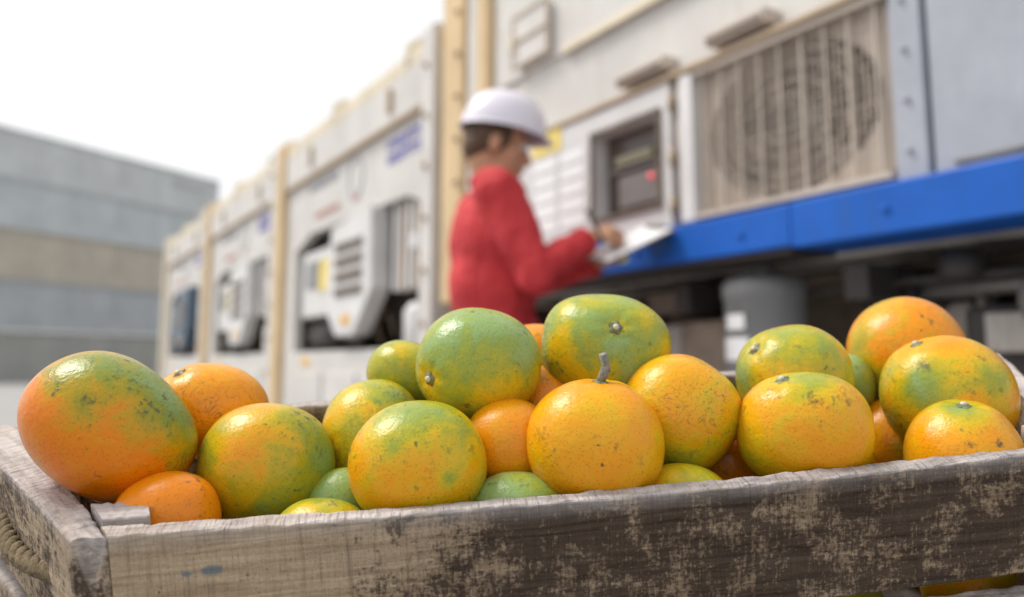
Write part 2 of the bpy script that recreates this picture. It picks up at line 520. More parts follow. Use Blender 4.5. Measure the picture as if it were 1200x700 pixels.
# ---------------------------------------------------------------- the stack of long containers at the left
STACK_DIR = Vector((0.430, 0.903, 0))
stack_base = Vector((-17.55, 50.2, 0))          # right-hand front corner
s_ang = math.atan2(STACK_DIR.y, STACK_DIR.x)
S_LEN, S_H, S_D = 15.5, 2.335, 2.44
stack_cols = [('olive grey', (0.31, 0.315, 0.295)), ('slate blue grey', (0.375, 0.40, 0.42)), ('sandy beige', (0.43, 0.395, 0.335)),
              ('pale blue grey', (0.45, 0.49, 0.51)), ('light silver grey', (0.50, 0.525, 0.535))]
stack_lab = ['olive grey long container at the bottom of the tall stack', 'slate blue grey long container, second from the ground in the stack',
             'sandy beige long container in the middle of the tall stack', 'pale blue grey long container directly under the topmost one',
             'light silver grey long container on top of the tall stack']
for i, (nm, c) in enumerate(stack_cols):
    e = empty('long_container', mat=Matrix.Translation(stack_base + Vector((0, 0, i * S_H))) @ Matrix.Rotation(s_ang, 4, 'Z'))
    tag(e, stack_lab[i], 'container', 'long containers stacked at the left')
    m = stack_mat('container_paint_' + nm.replace(' ', '_'), c)
    x1 = 0.0 if i != 3 else -0.25
    x0 = -S_LEN
    b = MB()
    # corrugated long side, folded sheet
    pts = []
    x = x0 + 0.16; k = 0
    while x < x1 - 0.16:
        for dx, y in ((0, 0.05), (0.07, 0.05), (0.14, 0.085), (0.21, 0.085)):
            if x + dx < x1 - 0.16: pts.append((x + dx, y))
        x += 0.28
    pts.append((x1 - 0.16, 0.05))
    z0, z1 = 0.17, S_H - 0.13
    v = [(p[0], p[1], z0) for p in pts] + [(p[0], p[1], z1) for p in pts]
    n = len(pts)
    b.add(v, [(j, j + 1, n + j + 1, n + j) for j in range(n - 1)])
    b.box(x0 + 0.1, x1 - 0.1, 0.12, S_D - 0.1, 0.16, S_H - 0.05)
    b.build('corrugated_side', m, e)
    MB().box(x0, x1, 0.0, 0.10, S_H - 0.13, S_H - 0.015, 0.01).build('top_rail', m, e)
    MB().box(x0, x1, 0.0, 0.10, 0.015, 0.17, 0.01).build('bottom_rail', m, e)
    for xx in (x0, x1 - 0.16):
        MB().box(xx, xx + 0.16, -0.01, 0.16, 0.01, S_H - 0.01, 0.01).build('corner_post', m, e)
    MB().box(x1 - 0.14, x1 - 0.02, 0.16, S_D, 0.02, S_H - 0.02).build('end_wall', m, e)
    # faded lettering patches
    if i in (1, 4):
        q = MB()
        x = -3.4
        while x < -1.2:
            w = random.uniform(0.12, 0.3); q.box(x, x + w, 0.028, 0.047, S_H * 0.62, S_H * 0.62 + 0.22); x += w + 0.1
        q.build('lettering', M['grey_text'], e)

# ---------------------------------------------------------------- the row of refrigerated containers
K = 1.0545
ROW_X = Vector((0.49833, -0.86699, 0)); ROW_Y = Vector((0.86699, 0.49833, 0))
ROW_P0 = Vector((-0.3285, 3.994, 0))
ROW_ROT = math.atan2(ROW_X.y, ROW_X.x)


def row_matrix(u, z=0.0, w=0.0):
    return Matrix.Translation(ROW_P0 + ROW_X * (u * K) + ROW_Y * w + Vector((0, 0, z))) @ Matrix.Rotation(ROW_ROT, 4, 'Z')


def zz(z):
    return 0.88 + (z - 0.88) * K


RW = 2.76 * K           # width of one container
RD = 6.0


def blocky_text(q, x0, x1, z0, z1, y0=-0.006, y1=0.004, seed=1):
    """a run of worn, unreadable letters"""
    rr = random.Random(seed)
    x = x0
    h = z1 - z0
    while x < x1 - h * 0.3:
        w = min(rr.uniform(0.45, 0.8) * h, x1 - x)
        k = rr.choice((0, 1, 2))
        q.box(x, x + w * 0.3, y0, y1, z0, z1)
        if k != 1: q.box(x + w * 0.3, x + w, y0, y1, z1 - h * 0.28, z1)
        if k != 2: q.box(x + w * 0.3, x + w, y0, y1, z0, z0 + h * 0.28)
        if k == 0: q.box(x + w * 0.75, x + w, y0, y1, z0 + h * 0.28, z1 - h * 0.28)
        x += w + h * 0.22


def reefer(u, label, variant):
    e = empty('refrigerated_container', mat=row_matrix(u))
    tag(e, label, 'container', 'refrigerated containers standing in a row')
    W = RW - 0.03
    TOP = zz(2.40)
    uu = lambda raw: (raw + 2.76) * K         # raw row coordinate of the nearest one
    white = M['white']
    ox0, ox1, oz0, oz1 = uu(-2.36), uu(-0.22), zz(0.95), zz(1.70)
    # wall around the machinery bay
    b = MB()
    b.box(0.14, ox0, 0.0, 0.06, 0.16, zz(2.10))
    b.box(ox1, W - 0.14, 0.0, 0.06, 0.16, zz(2.10))
    b.box(ox0, ox1, 0.0, 0.06, 0.16, oz0)
    b.prism([(ox0, zz(1.63)), (ox0 + 0.35, zz(1.72)), (ox1 - 0.2, zz(1.70)), (ox1, zz(1.64)), (ox1, zz(2.10)), (ox0, zz(2.10))], 0.0, 0.06)
    b.build('front_wall', white, e)
    b = MB()
    b.box(0.02, 0.05, 0.2, RD, 0.16, TOP - 0.05); b.box(W - 0.05, W - 0.02, 0.2, RD, 0.16, TOP - 0.05)
    b.box(0.05, W - 0.05, 0.75, 0.8, 0.2, TOP - 0.05); b.box(0.05, W - 0.05, 0.0, RD, TOP - 0.05, TOP - 0.01)
    b.build('box_shell', white, e)
    MB().box(0.14, W - 0.14, -0.025, 0.05, zz(2.105), TOP - 0.07, 0.012).build('upper_panel', white, e)
    MB().box(0.14, W - 0.14, -0.035, 0.0, zz(2.085), zz(2.105)).build('ledge', M['brown_trim'], e)
    MB().box(0.0, W, -0.02, 0.12, TOP - 0.07, TOP + 0.02, 0.01).build('top_rail', M['cream'], e)
    MB().box(0.0, W, -0.02, 0.12, 0.0, 0.16, 0.01).build('bottom_rail', white, e)
    pm = M['yellow_post'] if variant != 2 else M['cream']
    MB().box(-0.02, 0.16, -0.05, 0.16, 0.0, TOP + 0.06, 0.012).build('corner_post', pm, e)
    rp = MB().box(W - 0.15, W + 0.0, -0.045, 0.16, 0.0, TOP + 0.06, 0.012).build('corner_post', white, e)
    for k in range(9):
        z = 0.3 + k * 0.255
        MB().tube([(W - 0.075, -0.062, z), (W - 0.075, -0.042, z)], 0.016, 8).build('bolt', M['brown_trim'], rp)
    # lifting lugs on the roof edge
    for ux in (0.05, 0.52 * W / 1.2, 0.86 * W):
        b = MB(); b.box(ux - 0.055, ux + 0.085, 0.0, 0.15, TOP + 0.02, TOP + 0.10, 0.015); b.box(ux - 0.02, ux + 0.05, -0.02, 0.0, TOP - 0.05, TOP + 0.07)
        b.build('lifting_lug', M['cream'], e)
    for ux in (uu(-2.0), uu(-0.62)):
        MB().box(ux, ux + 0.05, -0.045, -0.025, zz(2.16), zz(2.29), 0.006).build('latch', M['brown_trim'], e)
    # lettering, ring emblem
    q = MB()
    blocky_text(q, uu(-0.68), uu(-0.19), zz(1.975), zz(2.03), seed=3 + variant)
    blocky_text(q, uu(-0.68), uu(-0.22), zz(1.905), zz(1.955), seed=9 + variant)
    q.build('lettering', M['purple'], e)
    q = MB(); blocky_text(q, uu(-2.07), uu(-1.5), zz(1.99), zz(2.04), seed=5); q.build('lettering', M['grey_text'], e)
    q = MB(); blocky_text(q, uu(-1.93), uu(-1.45), zz(1.80), zz(1.835), seed=6); q.build('lettering', M['red_text'], e)
    cx, cz, r = uu(-1.17), zz(1.935), 0.135
    ring = []
    q = MB()
    for k in range(26):
        a0 = 2 * math.pi * k / 26 + 0.3; a1 = 2 * math.pi * (k + 1) / 26 + 0.3
        if k in (3, 4): continue
        q.prism([(cx + r * math.cos(a0), cz + r * math.sin(a0)), (cx + r * math.cos(a1), cz + r * math.sin(a1)),
                 (cx + r * 0.84 * math.cos(a1), cz + r * 0.84 * math.sin(a1)), (cx + r * 0.84 * math.cos(a0), cz + r * 0.84 * math.sin(a0))], -0.006, 0.004)
    q.build('ring_emblem', M['grey_text'], e)
    q = MB(); q.prism([(cx - 0.035, cz - r - 0.01), (cx + 0.05, cz - r + 0.0), (cx + 0.05, cz - r + 0.035), (cx - 0.035, cz - r + 0.025)], -0.008, -0.006)
    q.build('emblem_mark', M['red_text'], e)
    # machinery in the bay
    dkm = M['dark_brown'] if variant != 2 else M['slate_blue']
    MB().box(ox0 - 0.05, ox1 + 0.05, 0.40, 0.44, oz0 - 0.1, zz(1.8)).build('bay_back', dkm, e)
    MB().box(ox0 - 0.05, ox1 + 0.05, 0.06, 0.40, oz0 - 0.06, oz0).build('bay_floor', M['dark_brown'], e)
    um = M['white2'] if variant != 2 else M['slate_blue']
    # six-sided air unit that stands out of the bay
    pts = [(uu(-1.41), zz(1.66)), (uu(-0.76), zz(1.70)), (uu(-0.74), zz(1.27)), (uu(-1.02), zz(1.03)), (uu(-1.30), zz(1.03)), (uu(-1.50), zz(1.20))]
    un = MB().prism(pts, -0.06, 0.05).build('air_unit', um, e)
    for k in range(4):
        z = zz(1.25 + k * 0.085)
        g_ = MB().box(uu(-1.32), uu(-0.88), -0.072, -0.06, z, z + 0.055, 0.004).build('louvre', M['louvre'], un)
        gg = MB()
        for j in range(2):
            gg.box(uu(-1.31), uu(-0.89), -0.077, -0.072, z + 0.012 + j * 0.02, z + 0.020 + j * 0.02)
        gg.build('louvre_slot', M['dark_brown'], un)
    MB().box(uu(-1.20), uu(-1.06), -0.066, -0.06, zz(1.09), zz(1.14)).build('sticker', M['sticker_orange'], un)
    # control boxes at the left
    cb = MB().box(uu(-2.24), uu(-1.53), 0.02, 0.20, zz(1.17), zz(1.60), 0.012).build('control_box', um, e)
    MB().box(uu(-1.84), uu(-1.58), 0.006, 0.02, zz(1.32), zz(1.52), 0.006).build('warning_plate', M['sticker_yellow'], cb)
    MB().box(uu(-2.12), uu(-1.86), 0.006, 0.02, zz(1.36), zz(1.53), 0.006).build('display', M['grey_tank'], cb)
    # evaporator bars right of the unit
    for k in range(5):
        x = uu(-0.66) + k * 0.095
        MB().box(x, x + 0.045, 0.03, 0.12, zz(1.24), zz(1.69), 0.006).build('coil_post', M['tan'] if k % 2 else um, e)
    MB().box(uu(-0.36), uu(-0.26), -0.01, 0.028, zz(1.42), zz(1.50), 0.006).build('junction_box', um, e)
    # compressor, motor, hose below
    MB().tube([(uu(-2.2), 0.16, zz(1.06)), (uu(-1.72), 0.16, zz(1.06))], 0.10, 16).build('motor', M['dark'], e)
    MB().tube([(uu(-1.7), 0.2, zz(1.07)), (uu(-1.42), 0.2, zz(1.07))], 0.085, 16).build('compressor', M['steel'], e)
    MB().lathe([(0.09, 0.0), (0.1, 0.02), (0.1, 0.19), (0.07, 0.23), (0.02, 0.24)], (uu(-0.46), 0.12, zz(0.955)), 18).build('receiver_tank', um, e)
    b = MB()
    b.tube([(uu(-1.0), 0.3, zz(0.98)), (uu(-0.9), 0.28, zz(1.12)), (uu(-0.72), 0.25, zz(1.15)), (uu(-0.6), 0.3, zz(1.0))], 0.025, 8)
    b.build('hose', M['dark'], e)
    for k in range(4):
        x = uu(-1.42 + k * 0.26)
        MB().tube([(x, 0.2, zz(0.955)), (x + 0.02, 0.14, zz(1.1)), (x + 0.10, 0.16, zz(1.2)), (x + 0.14, 0.22, zz(1.02))], 0.016, 8).build('pipe', M['brown_trim'] if k % 2 else M['dark'], e)
    for k in range(3):
        MB().box(uu(-2.2 + k * 0.62), uu(-1.7 + k * 0.62), -0.014, 0.0, zz(0.58), zz(0.82), 0.006).build('fork_pocket_cover', white, e)
    MB().box(uu(-2.12), uu(-1.98), -0.006, 0.0, zz(0.86), zz(0.91)).build('sticker', M['sticker_orange'], e)
    return e


reefer(-2.76, 'white refrigerated container left of the person, violet lettering at its top right', 0)
reefer(-5.54, 'white refrigerated container with ochre posts, second away from the person', 1)
reefer(-8.34, 'refrigerated container with dark slate blue machinery, third away from the person', 2)

# ---- the nearest container, standing on a trailer chassis
def big_reefer():
    e = empty('refrigerated_container', mat=row_matrix(0.0))
    tag(e, 'near white refrigerated container with large round fan and bright blue bottom rail', 'container', 'refrigerated containers standing in a row')
    X = lambda u: u * K
    x0, x1 = X(0.08), X(3.55)
    zb, zt = zz(1.148), zz(1.148) + 2.62
    w2, wh = M['white2'], M['white']
    p = MB().box(x0, X(0.28), -0.05, 0.16, zb - 0.02, zt, 0.012).build('corner_post', M['yellow_post'], e)
    for k in range(12):
        z = zb + 0.12 + k * 0.2
        MB().tube([(X(0.24), -0.068, z), (X(0.24), -0.048, z)], 0.015, 8).build('bolt', M['brown_trim'], p)
    MB().box(X(0.285), X(0.40), -0.03, 0.16, zb, zt, 0.012).build('post_cover', wh, e)
    MB().box(X(0.405), X(0.50), -0.05, 0.16, zb, zt, 0.012).build('post_channel', M['yellow_post'], e)
    # upper wall, with access hatch and trim
    b = MB(); b.box(X(0.505), x1, 0.0, 0.06, zz(1.70), zz(1.965)); b.build('wall_band', wh, e)
    b = MB(); b.box(X(0.505), x1, -0.015, 0.06, zz(1.965), zt, 0.0); b.build('upper_panel', wh, e)
    b = MB(); b.box(X(1.02), x1, -0.03, -0.015, zz(1.955), zz(1.985), 0.004); b.build('panel_trim', M['cream'], e)
    h = MB().box(X(0.72), X(0.95), -0.045, -0.015, zz(1.99), zz(2.19), 0.012).build('access_hatch', wh, e)
    b = MB()
    for a_ in ((X(0.715), X(0.955), zz(1.985), zz(1.995)), (X(0.715), X(0.955), zz(2.185), zz(2.195)), (X(0.705), X(0.715), zz(1.985), zz(2.195)), (X(0.955), X(0.965), zz(1.985), zz(2.195)), (X(0.72), X(0.95), zz(2.085), zz(2.093))):
        b.box(a_[0], a_[1], -0.052, -0.046, a_[2], a_[3])
    b.build('hatch_edge', M['brown_trim'], h)
    MB().box(X(0.70), X(0.73), -0.065, -0.046, zz(2.06), zz(2.12), 0.005).build('hatch_latch', M['cream'], h)
    MB().box(X(0.505), X(2.30), -0.05, 0.0, zz(1.688), zz(1.706), 0.004).build('ledge', M['brown_trim'], e)
    for u0, u1 in ((1.375, 1.60), (1.775, 1.99)):
        hb = MB().box(X(u0), X(u1), -0.065, 0.0, zz(1.725), zz(1.765), 0.006).build('vent_hood', M['tan'], e)
        MB().box(X(u0) + 0.01, X(u1) - 0.01, -0.069, -0.065, zz(1.733), zz(1.745)).build('vent_slot', M['dark_brown'], hb)
    # lower left wall and control door with display window
    b = MB(); b.box(X(0.505), X(0.78), 0.0, 0.06, zz(1.255), zz(1.688)); b.build('side_panel', w2, e)
    d = MB()
    wx0, wx1, wz0, wz1 = X(1.225), X(1.55), zz(1.335), zz(1.605)
    dx0, dx1, dz0, dz1 = X(0.79), X(1.60), zz(1.262), zz(1.684)
    d.box(dx0, wx0, -0.04, 0.03, dz0, dz1); d.box(wx1, dx1, -0.04, 0.03, dz0, dz1)
    d.box(wx0, wx1, -0.04, 0.03, dz0, wz0); d.box(wx0, wx1, -0.04, 0.03, wz1, dz1)
    d = d.build('control_door', w2, e)
    b = MB()
    f_ = 0.014
    b.box(wx0 - f_, wx1 + f_, -0.05, -0.04, wz1, wz1 + f_); b.box(wx0 - f_, wx1 + f_, -0.05, -0.04, wz0 - f_, wz0)
    b.box(wx0 - f_, wx0, -0.05, -0.04, wz0, wz1); b.box(wx1, wx1 + f_, -0.05, -0.04, wz0, wz1)
    b.build('window_frame', M['dark_brown'], d)
    MB().box(wx0 + 0.001, wx1 - 0.001, 0.02, 0.028, wz0 + 0.001, wz1 - 0.001).build('window_back', M['window_dark'], d)
    MB().box(X(1.31), X(1.535), -0.005, 0.02, zz(1.36), zz(1.46), 0.004).build('keypad', M['display_grey'], d)
    MB().box(X(1.30), X(1.48), -0.01, 0.02, zz(1.495), zz(1.525), 0.003).build('screen', M['screen_green'], d)
    MB().box(X(1.27), X(1.54), -0.008, 0.02, zz(1.475), zz(1.485)).build('screen_ledge', M['display_grey'], d)
    MB().lathe([(0.010, 0), (0.010, 0.006), (0.004, 0.010)], (0, 0, 0), 12).build('indicator_lamp', M['red_lamp'], d).matrix_local = Matrix.Translation((X(1.475), -0.006, zz(1.435))) @ Matrix.Rotation(R(90), 4, 'X')
    MB().box(X(0.845), X(1.035), -0.044, -0.0405, zz(1.61), zz(1.688), 0.0).build('sticker', M['sticker_yellow'], d)
    b = MB()
    for r_ in range(5):
        for c_ in range(2):
            b.box(X(0.86 + c_ * 0.17), X(1.0 + c_ * 0.17), -0.0425, -0.0405, zz(1.55 - r_ * 0.055), zz(1.59 - r_ * 0.055))
    b.build('notice_sheet', M['paper'], d)
    for z in (1.32, 1.46, 1.62):
        MB().tube([(X(1.612), -0.045, zz(z) - 0.025), (X(1.612), -0.045, zz(z) + 0.025)], 0.010, 10).build('hinge', M['brown_trim'], d)
    MB().tube([(X(1.625), -0.02, zz(1.26)), (X(1.625), -0.02, zz(1.685))], 0.011, 8).build('conduit', M['tan'], e)
    MB().box(X(1.643), X(1.697), -0.045, 0.04, zz(1.262), zz(1.684), 0.006).build('door_post', w2, e)
    # fan: square plate with a round opening, blades, guard bars
    fx0, fx1, fz0, fz1 = X(1.70), X(2.305), zz(1.268), zz(1.685)
    cx, cz = X(2.005), zz(1.4765)
    rx, rz = 0.262, 0.193
    rx = 0.285
    rz = 0.203
    n = 48
    b = MB()
    outer = []; inner = []
    for k in range(n):
        a_ = 2 * math.pi * k / n
        c_, s_ = math.cos(a_), math.sin(a_)
        inner.append((cx + rx * c_, cz + rz * s_))
        tx = (fx1 - cx) / c_ if c_ > 1e-6 else ((fx0 - cx) / c_ if c_ < -1e-6 else 1e9)
        tz = (fz1 - cz) / s_ if s_ > 1e-6 else ((fz0 - cz) / s_ if s_ < -1e-6 else 1e9)
        t_ = min(tx, tz)
        outer.append((cx + t_ * c_, cz + t_ * s_))
    v = [(p_[0], -0.01, p_[1]) for p_ in outer] + [(p_[0], -0.01, p_[1]) for p_ in inner] + [(p_[0], 0.10, p_[1]) for p_ in inner]
    fc = []
    for k in range(n):
        k2 = (k + 1) % n
        fc += [(k, k2, n + k2, n + k), (n + k, n + k2, 2 * n + k2, 2 * n + k)]
    b.add(v, fc)
    sh = b.build('fan_shroud', M['tan'], e)
    MB().box(fx0, fx1, 0.2, 0.22, fz0, fz1).build('condenser_coil', M['coil'], e)
    MB().tube([(cx, 0.06, cz), (cx, 0.14, cz)], 0.055, 20).build('fan_hub', M['steel'], e)
    for k in range(6):
        a_ = 2 * math.pi * k / 6
        b = MB()
        v = []
        for i in range(6):
            t_ = i / 5
            rr = 0.05 + t_ * 0.95
            for j in range(2):
                aa = a_ + (0.34 * (j - 0.5)) * (0.7 + 0.6 * t_) + 0.12 * t_
                v.append((cx + rr * (rx - 0.02) * math.cos(aa), 0.085 + (j - 0.5) * 0.045, cz + rr * (rz - 0.015) * math.sin(aa)))
        b.add(v, [(2 * i, 2 * i + 2, 2 * i + 3, 2 * i + 1) for i in range(5)])
        o = b.build('fan_blade', M['coil'], e)
        s_ = o.modifiers.new('thick', 'SOLIDIFY'); s_.thickness = 0.004
    nb = 9
    for k in range(nb):
        x = fx0 + 0.03 + (fx1 - fx0 - 0.06) * k / (nb - 1)
        MB().box(x - 0.0022, x + 0.0022, -0.031, -0.022, fz0 + 0.012, fz1 - 0.012).build('guard_bar', M['guard'], e)
    for zc in (fz0, fz1 - 0.016):
        MB().box(fx0, fx1, -0.04, -0.011, zc, zc + 0.016).build('guard_rail', M['tan'], e)
    # fine wire cloth stretched behind the bars
    b = MB()
    k = 0
    x = fx0 + 0.008
    while x < fx1 - 0.008:
        b.box(x, x + 0.0026, -0.019, -0.017, fz0 + 0.01, fz1 - 0.01); x += 0.016
    z = fz0 + 0.012
    while z < fz1 - 0.012:
        b.box(fx0 + 0.008, fx1 - 0.008, -0.0165, -0.015, z, z + 0.0016); z += 0.030
    tag(b.build('wire_cloth', M['tan'], e), kind='stuff')
    # wire rings of the guard
    b = MB()
    for f_ in (0.3, 0.5, 0.7, 0.88):
        b.tube([(cx + rx * f_ * math.cos(2 * math.pi * k / 40), -0.012, cz + rz * f_ * math.sin(2 * math.pi * k / 40)) for k in range(41)], 0.0025, 5, cap=False)
    b.build('guard_ring', M['tan'], e)
    # panels right of the fan
    p = MB().box(X(2.31), X(2.385), -0.03, 0.05, zz(1.258), zz(1.688), 0.005).build('door_post', M['greywhite'], e)
    for k in range(4):
        z = zz(1.32 + k * 0.11)
        MB().tube([(X(2.345), -0.04, z), (X(2.345), -0.028, z)], 0.006, 8).build('bolt', M['greywhite'], p)
    MB().box(X(2.395), x1, -0.025, 0.05, zz(1.258), zz(1.688), 0.006).build('blank_panel', M['greywhite'], e)
    MB().box(X(2.44), x1 - 0.05, -0.034, -0.026, zz(1.272), zz(1.279)).build('drip_strip', M['steel'], e)
    # shell
    b = MB()
    b.box(x0, x1, 0.225, 6.2, zb, zb + 0.1); b.box(x0, x1, 0.3, 0.35, zb, zt - 0.05)
    b.box(x0, x1, 0.1, 6.2, zt - 0.05, zt); b.box(x0, x0 + 0.03, 0.2, 6.2, zb, zt); b.box(x1 - 0.03, x1, 0.0, 6.2, zb, zt)
    b.build('box_shell', wh, e)
    r1 = MB().box(X(0.505), X(2.04), -0.058, 0.12, zz(1.152), zz(1.256), 0.006).build('bottom_rail', M['blue'], e)
    MB().box(X(2.042), x1, -0.060, 0.12, zz(1.146), zz(1.257), 0.006).build('bottom_rail', M['blue'], e)
    MB().box(X(0.505), X(2.03), -0.045, 0.12, zz(1.138), zz(1.151)).build('rail_skirt', M['dark'], e)
    MB().box(X(1.54), X(1.62), -0.060, -0.0585, zz(1.185), zz(1.245)).build('patch', M['blue_dark'], r1)
    MB().box(X(1.26), X(1.42), -0.061, -0.0585, zz(1.178), zz(1.208)).build('label_strip', M['label_green'], r1)
    for k in range(7):
        MB().tube([(X(0.62 + k * 0.42), -0.066, zz(1.20)), (X(0.62 + k * 0.42), -0.0585, zz(1.20))], 0.008, 8).build('bolt', M['blue'], r1)
    return e


big_reefer()


# ---- trailer chassis under it with the machinery one sees there
def chassis():
    X = lambda u: u * K
    e = empty('trailer_chassis', mat=row_matrix(0.0))
    tag(e, 'dark steel trailer chassis carrying the near container', 'trailer')
    ztop = zz(1.148) - 0.012
    for i, y in enumerate((0.5, 1.9)):
        b = MB(); b.box(X(0.1), X(3.6), y, y + 0.03, 0.72, ztop); b.box(X(0.1), X(3.6), y - 0.06, y + 0.09, 0.69, 0.72); b.box(X(0.1), X(3.6), y - 0.06, y + 0.09, ztop - 0.03, ztop)
        b.build('main_beam', M['beam_brown'], e)
    for k in range(6):
        x = X(0.3 + k * 0.6)
        MB().box(x, x + 0.07, 0.05, 2.3, ztop - 0.12, ztop - 0.032, 0.004).build('cross_member', M['dark'], e)
    for k, x in enumerate((X(0.75), X(3.2))):
        b = MB(); b.box(x, x + 0.12, 0.25, 0.38, 0.06, ztop - 0.13, 0.005); b.box(x - 0.06, x + 0.18, 0.18, 0.45, 0.0, 0.06, 0.005)
        b.build('landing_leg', M['steel'], e)
    MB().box(X(1.02), X(1.45), 0.12, 0.45, 0.48, zz(0.995), 0.015).build('battery_box', M['grey_box'], e)
    MB().box(X(1.2), X(1.62), 0.20, 0.46, zz(1.03), zz(1.11), 0.01).build('air_line_box', M['beam_brown'], e)
    MB().box(X(2.32), X(2.7), 0.16, 0.45, 0.52, zz(1.0), 0.015).build('tool_box', M['dark'], e)
    MB().box(X(2.08), X(2.26), 0.3, 0.48, 0.6, zz(1.02), 0.01).build('valve_block', M['grey_box'], e)
    MB().tube([(X(2.05), 0.22, zz(1.045)), (X(2.9), 0.22, zz(1.045))], 0.022, 10).build('air_pipe', M['steel'], e)
    MB().tube([(X(2.1), 0.30, zz(1.10)), (X(3.1), 0.30, zz(1.09))], 0.014, 8).build('air_pipe', M['dark_brown'], e)
    MB().tube([(X(1.0), 0.25, zz(1.06)), (X(1.5), 0.2, zz(1.05)), (X(2.2), 0.15, zz(1.065)), (X(3.0), 0.2, zz(1.07))], 0.010, 8).build('cable', M['dark'], e)
    MB().tube([(X(2.17), 0.2, zz(1.10)), (X(2.2), 0.17, zz(1.0)), (X(2.3), 0.15, zz(0.93)), (X(2.34), 0.2, zz(0.86))], 0.016, 8).build('hose', M['dark'], e)
    MB().tube([(X(2.5), 0.1, zz(1.0)), (X(2.78), 0.1, zz(1.0))], 0.05, 14).build('filter_can', M['steel'], e)
    MB().lathe([(0.05, 0), (0.055, 0.01), (0.055, 0.05), (0.03, 0.07)], (X(2.33), 0.16, zz(1.06)), 14).build('filter_cap', M['dark'], e)
    for k in range(5):      # brackets, straps and small valves along the beam
        x = X(2.0 + k * 0.24)
        MB().box(x, x + 0.03, 0.40, 0.47, 0.66, zz(1.12), 0.004).build('bracket', M['dark'], e)
        MB().tube([(x + 0.06, 0.30, zz(0.98)), (x + 0.06, 0.30, zz(1.06))], 0.022, 10).build('valve', M['grey_box'] if k % 2 else M['dark'], e)
    for k in range(3):
        x = X(2.0 + k * 0.3)
        MB().tube([(x, 0.26, zz(1.09)), (x + 0.06, 0.2, zz(1.0)), (x + 0.2, 0.2, zz(0.96)), (x + 0.28, 0.27, zz(1.05))], 0.009, 8).build('hose', M['dark'], e)
    MB().box(X(2.4), X(2.62), 0.10, 0.16, zz(0.90), zz(0.98), 0.006).build('tail_box', M['grey_box'], e)
    MB().box(X(1.48), X(1.66), 0.10, 0.3, 0.5, zz(1.0), 0.01).build('winch_box', M['beam_brown'], e)
    for k, y in enumerate((0.62, 1.55)):
        o = MB().lathe([(0.16, -0.12), (0.40, -0.13), (0.45, -0.10), (0.46, 0.0), (0.45, 0.10), (0.40, 0.13), (0.16, 0.12)], (0, 0, 0), 32).build('wheel', M['dark'], e)
        o.matrix_local = Matrix.Translation((X(1.15 + 0.9 * k), y + 2.2, 0.46)) @ Matrix.Rotation(R(90), 4, 'Y')
    return e


chassis()
# grey receiver tank hanging beneath
tk = empty('receiver_tank', mat=row_matrix(1.80, 0, 0.11))
tag(tk, 'grey cylindrical tank with white labels under the blue rail', 'tank')
MB().lathe([(0.08, zz(0.42)), (0.107, zz(0.44)), (0.112, zz(0.47)), (0.112, zz(1.045)), (0.118, zz(1.05)), (0.118, zz(1.085)), (0.105, zz(1.10)), (0.05, zz(1.115))], (0, 0, 0), 40).build('tank_shell', M['grey_tank'], tk)
MB().tube([(0, 0, zz(1.11)), (0, 0, zz(1.15) - 0.013)], 0.03, 12).build('neck', M['grey_tank'], tk)
MB().box(-0.09, 0.09, -0.02, 0.02, 0.0, zz(0.43)).build('support_post', M['dark'], tk)


def tank_label(a0, a1, z0, z1):
    v = []; n = 8
    for i in range(n + 1):
        a_ = a0 + (a1 - a0) * i / n
        for z in (z0, z1):
            v.append((0.1140 * math.cos(a_), 0.1140 * math.sin(a_), z))
    b = MB(); b.add(v, [(2 * i, 2 * i + 2, 2 * i + 3, 2 * i + 1) for i in range(n)], True)
    b.build('label', M['paper'], tk)


tank_label(R(-112), R(-76), zz(0.965), zz(1.005))
tank_label(R(-122), R(-70), zz(0.885), zz(0.945))


# ---------------------------------------------------------------- the person with the clipboard
def capsule(mb, chain, n=16):
    """tapered limb along a chain of (point, radius), with rounded ends and joints"""
    pts = [(Vector(p), r) for p, r in chain]
    mb.tube([p for p, r in pts], [r for p, r in pts], n)
    for p, r in pts:
        mb.ellipsoid(p, (r, r, r), None, 16, 10)


def fuse(mb, name, mat, parent, voxel=0.007, smooth=4, fac=0.5):
    """one continuous skin over all the shapes"""
    o = mb.build(name, mat, None)
    md = o.modifiers.new('remesh', 'REMESH'); md.mode = 'VOXEL'; md.voxel_size = voxel
    sm = o.modifiers.new('smooth', 'SMOOTH'); sm.iterations = smooth; sm.factor = fac
    dg = bpy.context.evaluated_depsgraph_get()
    me = bpy.data.meshes.new_from_object(o.evaluated_get(dg))
    o.modifiers.clear()
    old = o.data
    o.data = me
    bpy.data.meshes.remove(old)
    me.polygons.foreach_set('use_smooth', [True] * len(me.polygons))
    if not me.materials: me.materials.append(mat)
    o.parent = parent
    return o


FACE = R(24)
fv = Vector((math.cos(FACE), math.sin(FACE), 0))         # where the body faces
rv = Vector((math.sin(FACE), -math.cos(FACE), 0))        # its right-hand side, towards the camera
PB = Vector((-0.045, 2.63, 0))


def B(f, r, u):
    return PB + fv * f + rv * r + Vector((0, 0, u))


person = empty('person', PB)
tag(person, 'person in red coverall and white hard hat writing beside the control panel', 'person')
PI_ = Matrix.Translation(-PB)
brot = Matrix((fv, rv * -1, Vector((0, 0, 1)))).transposed().to_3x3()      # columns: forward, left, up


class PMB(MB):
    def build(s, name, mat, parent=None):
        s.v = [tuple(Vector(p) - PB) for p in s.v]
        return MB.build(s, name, mat, parent)


HEAD = at(584, 168, 2.615)
hrot = Matrix.Rotation(R(-18), 3, 'Z') @ brot @ Matrix.Rotation(R(14), 3, 'Y')


def Hd(f, l, u):
    return HEAD + hrot @ Vector((f, l, u))


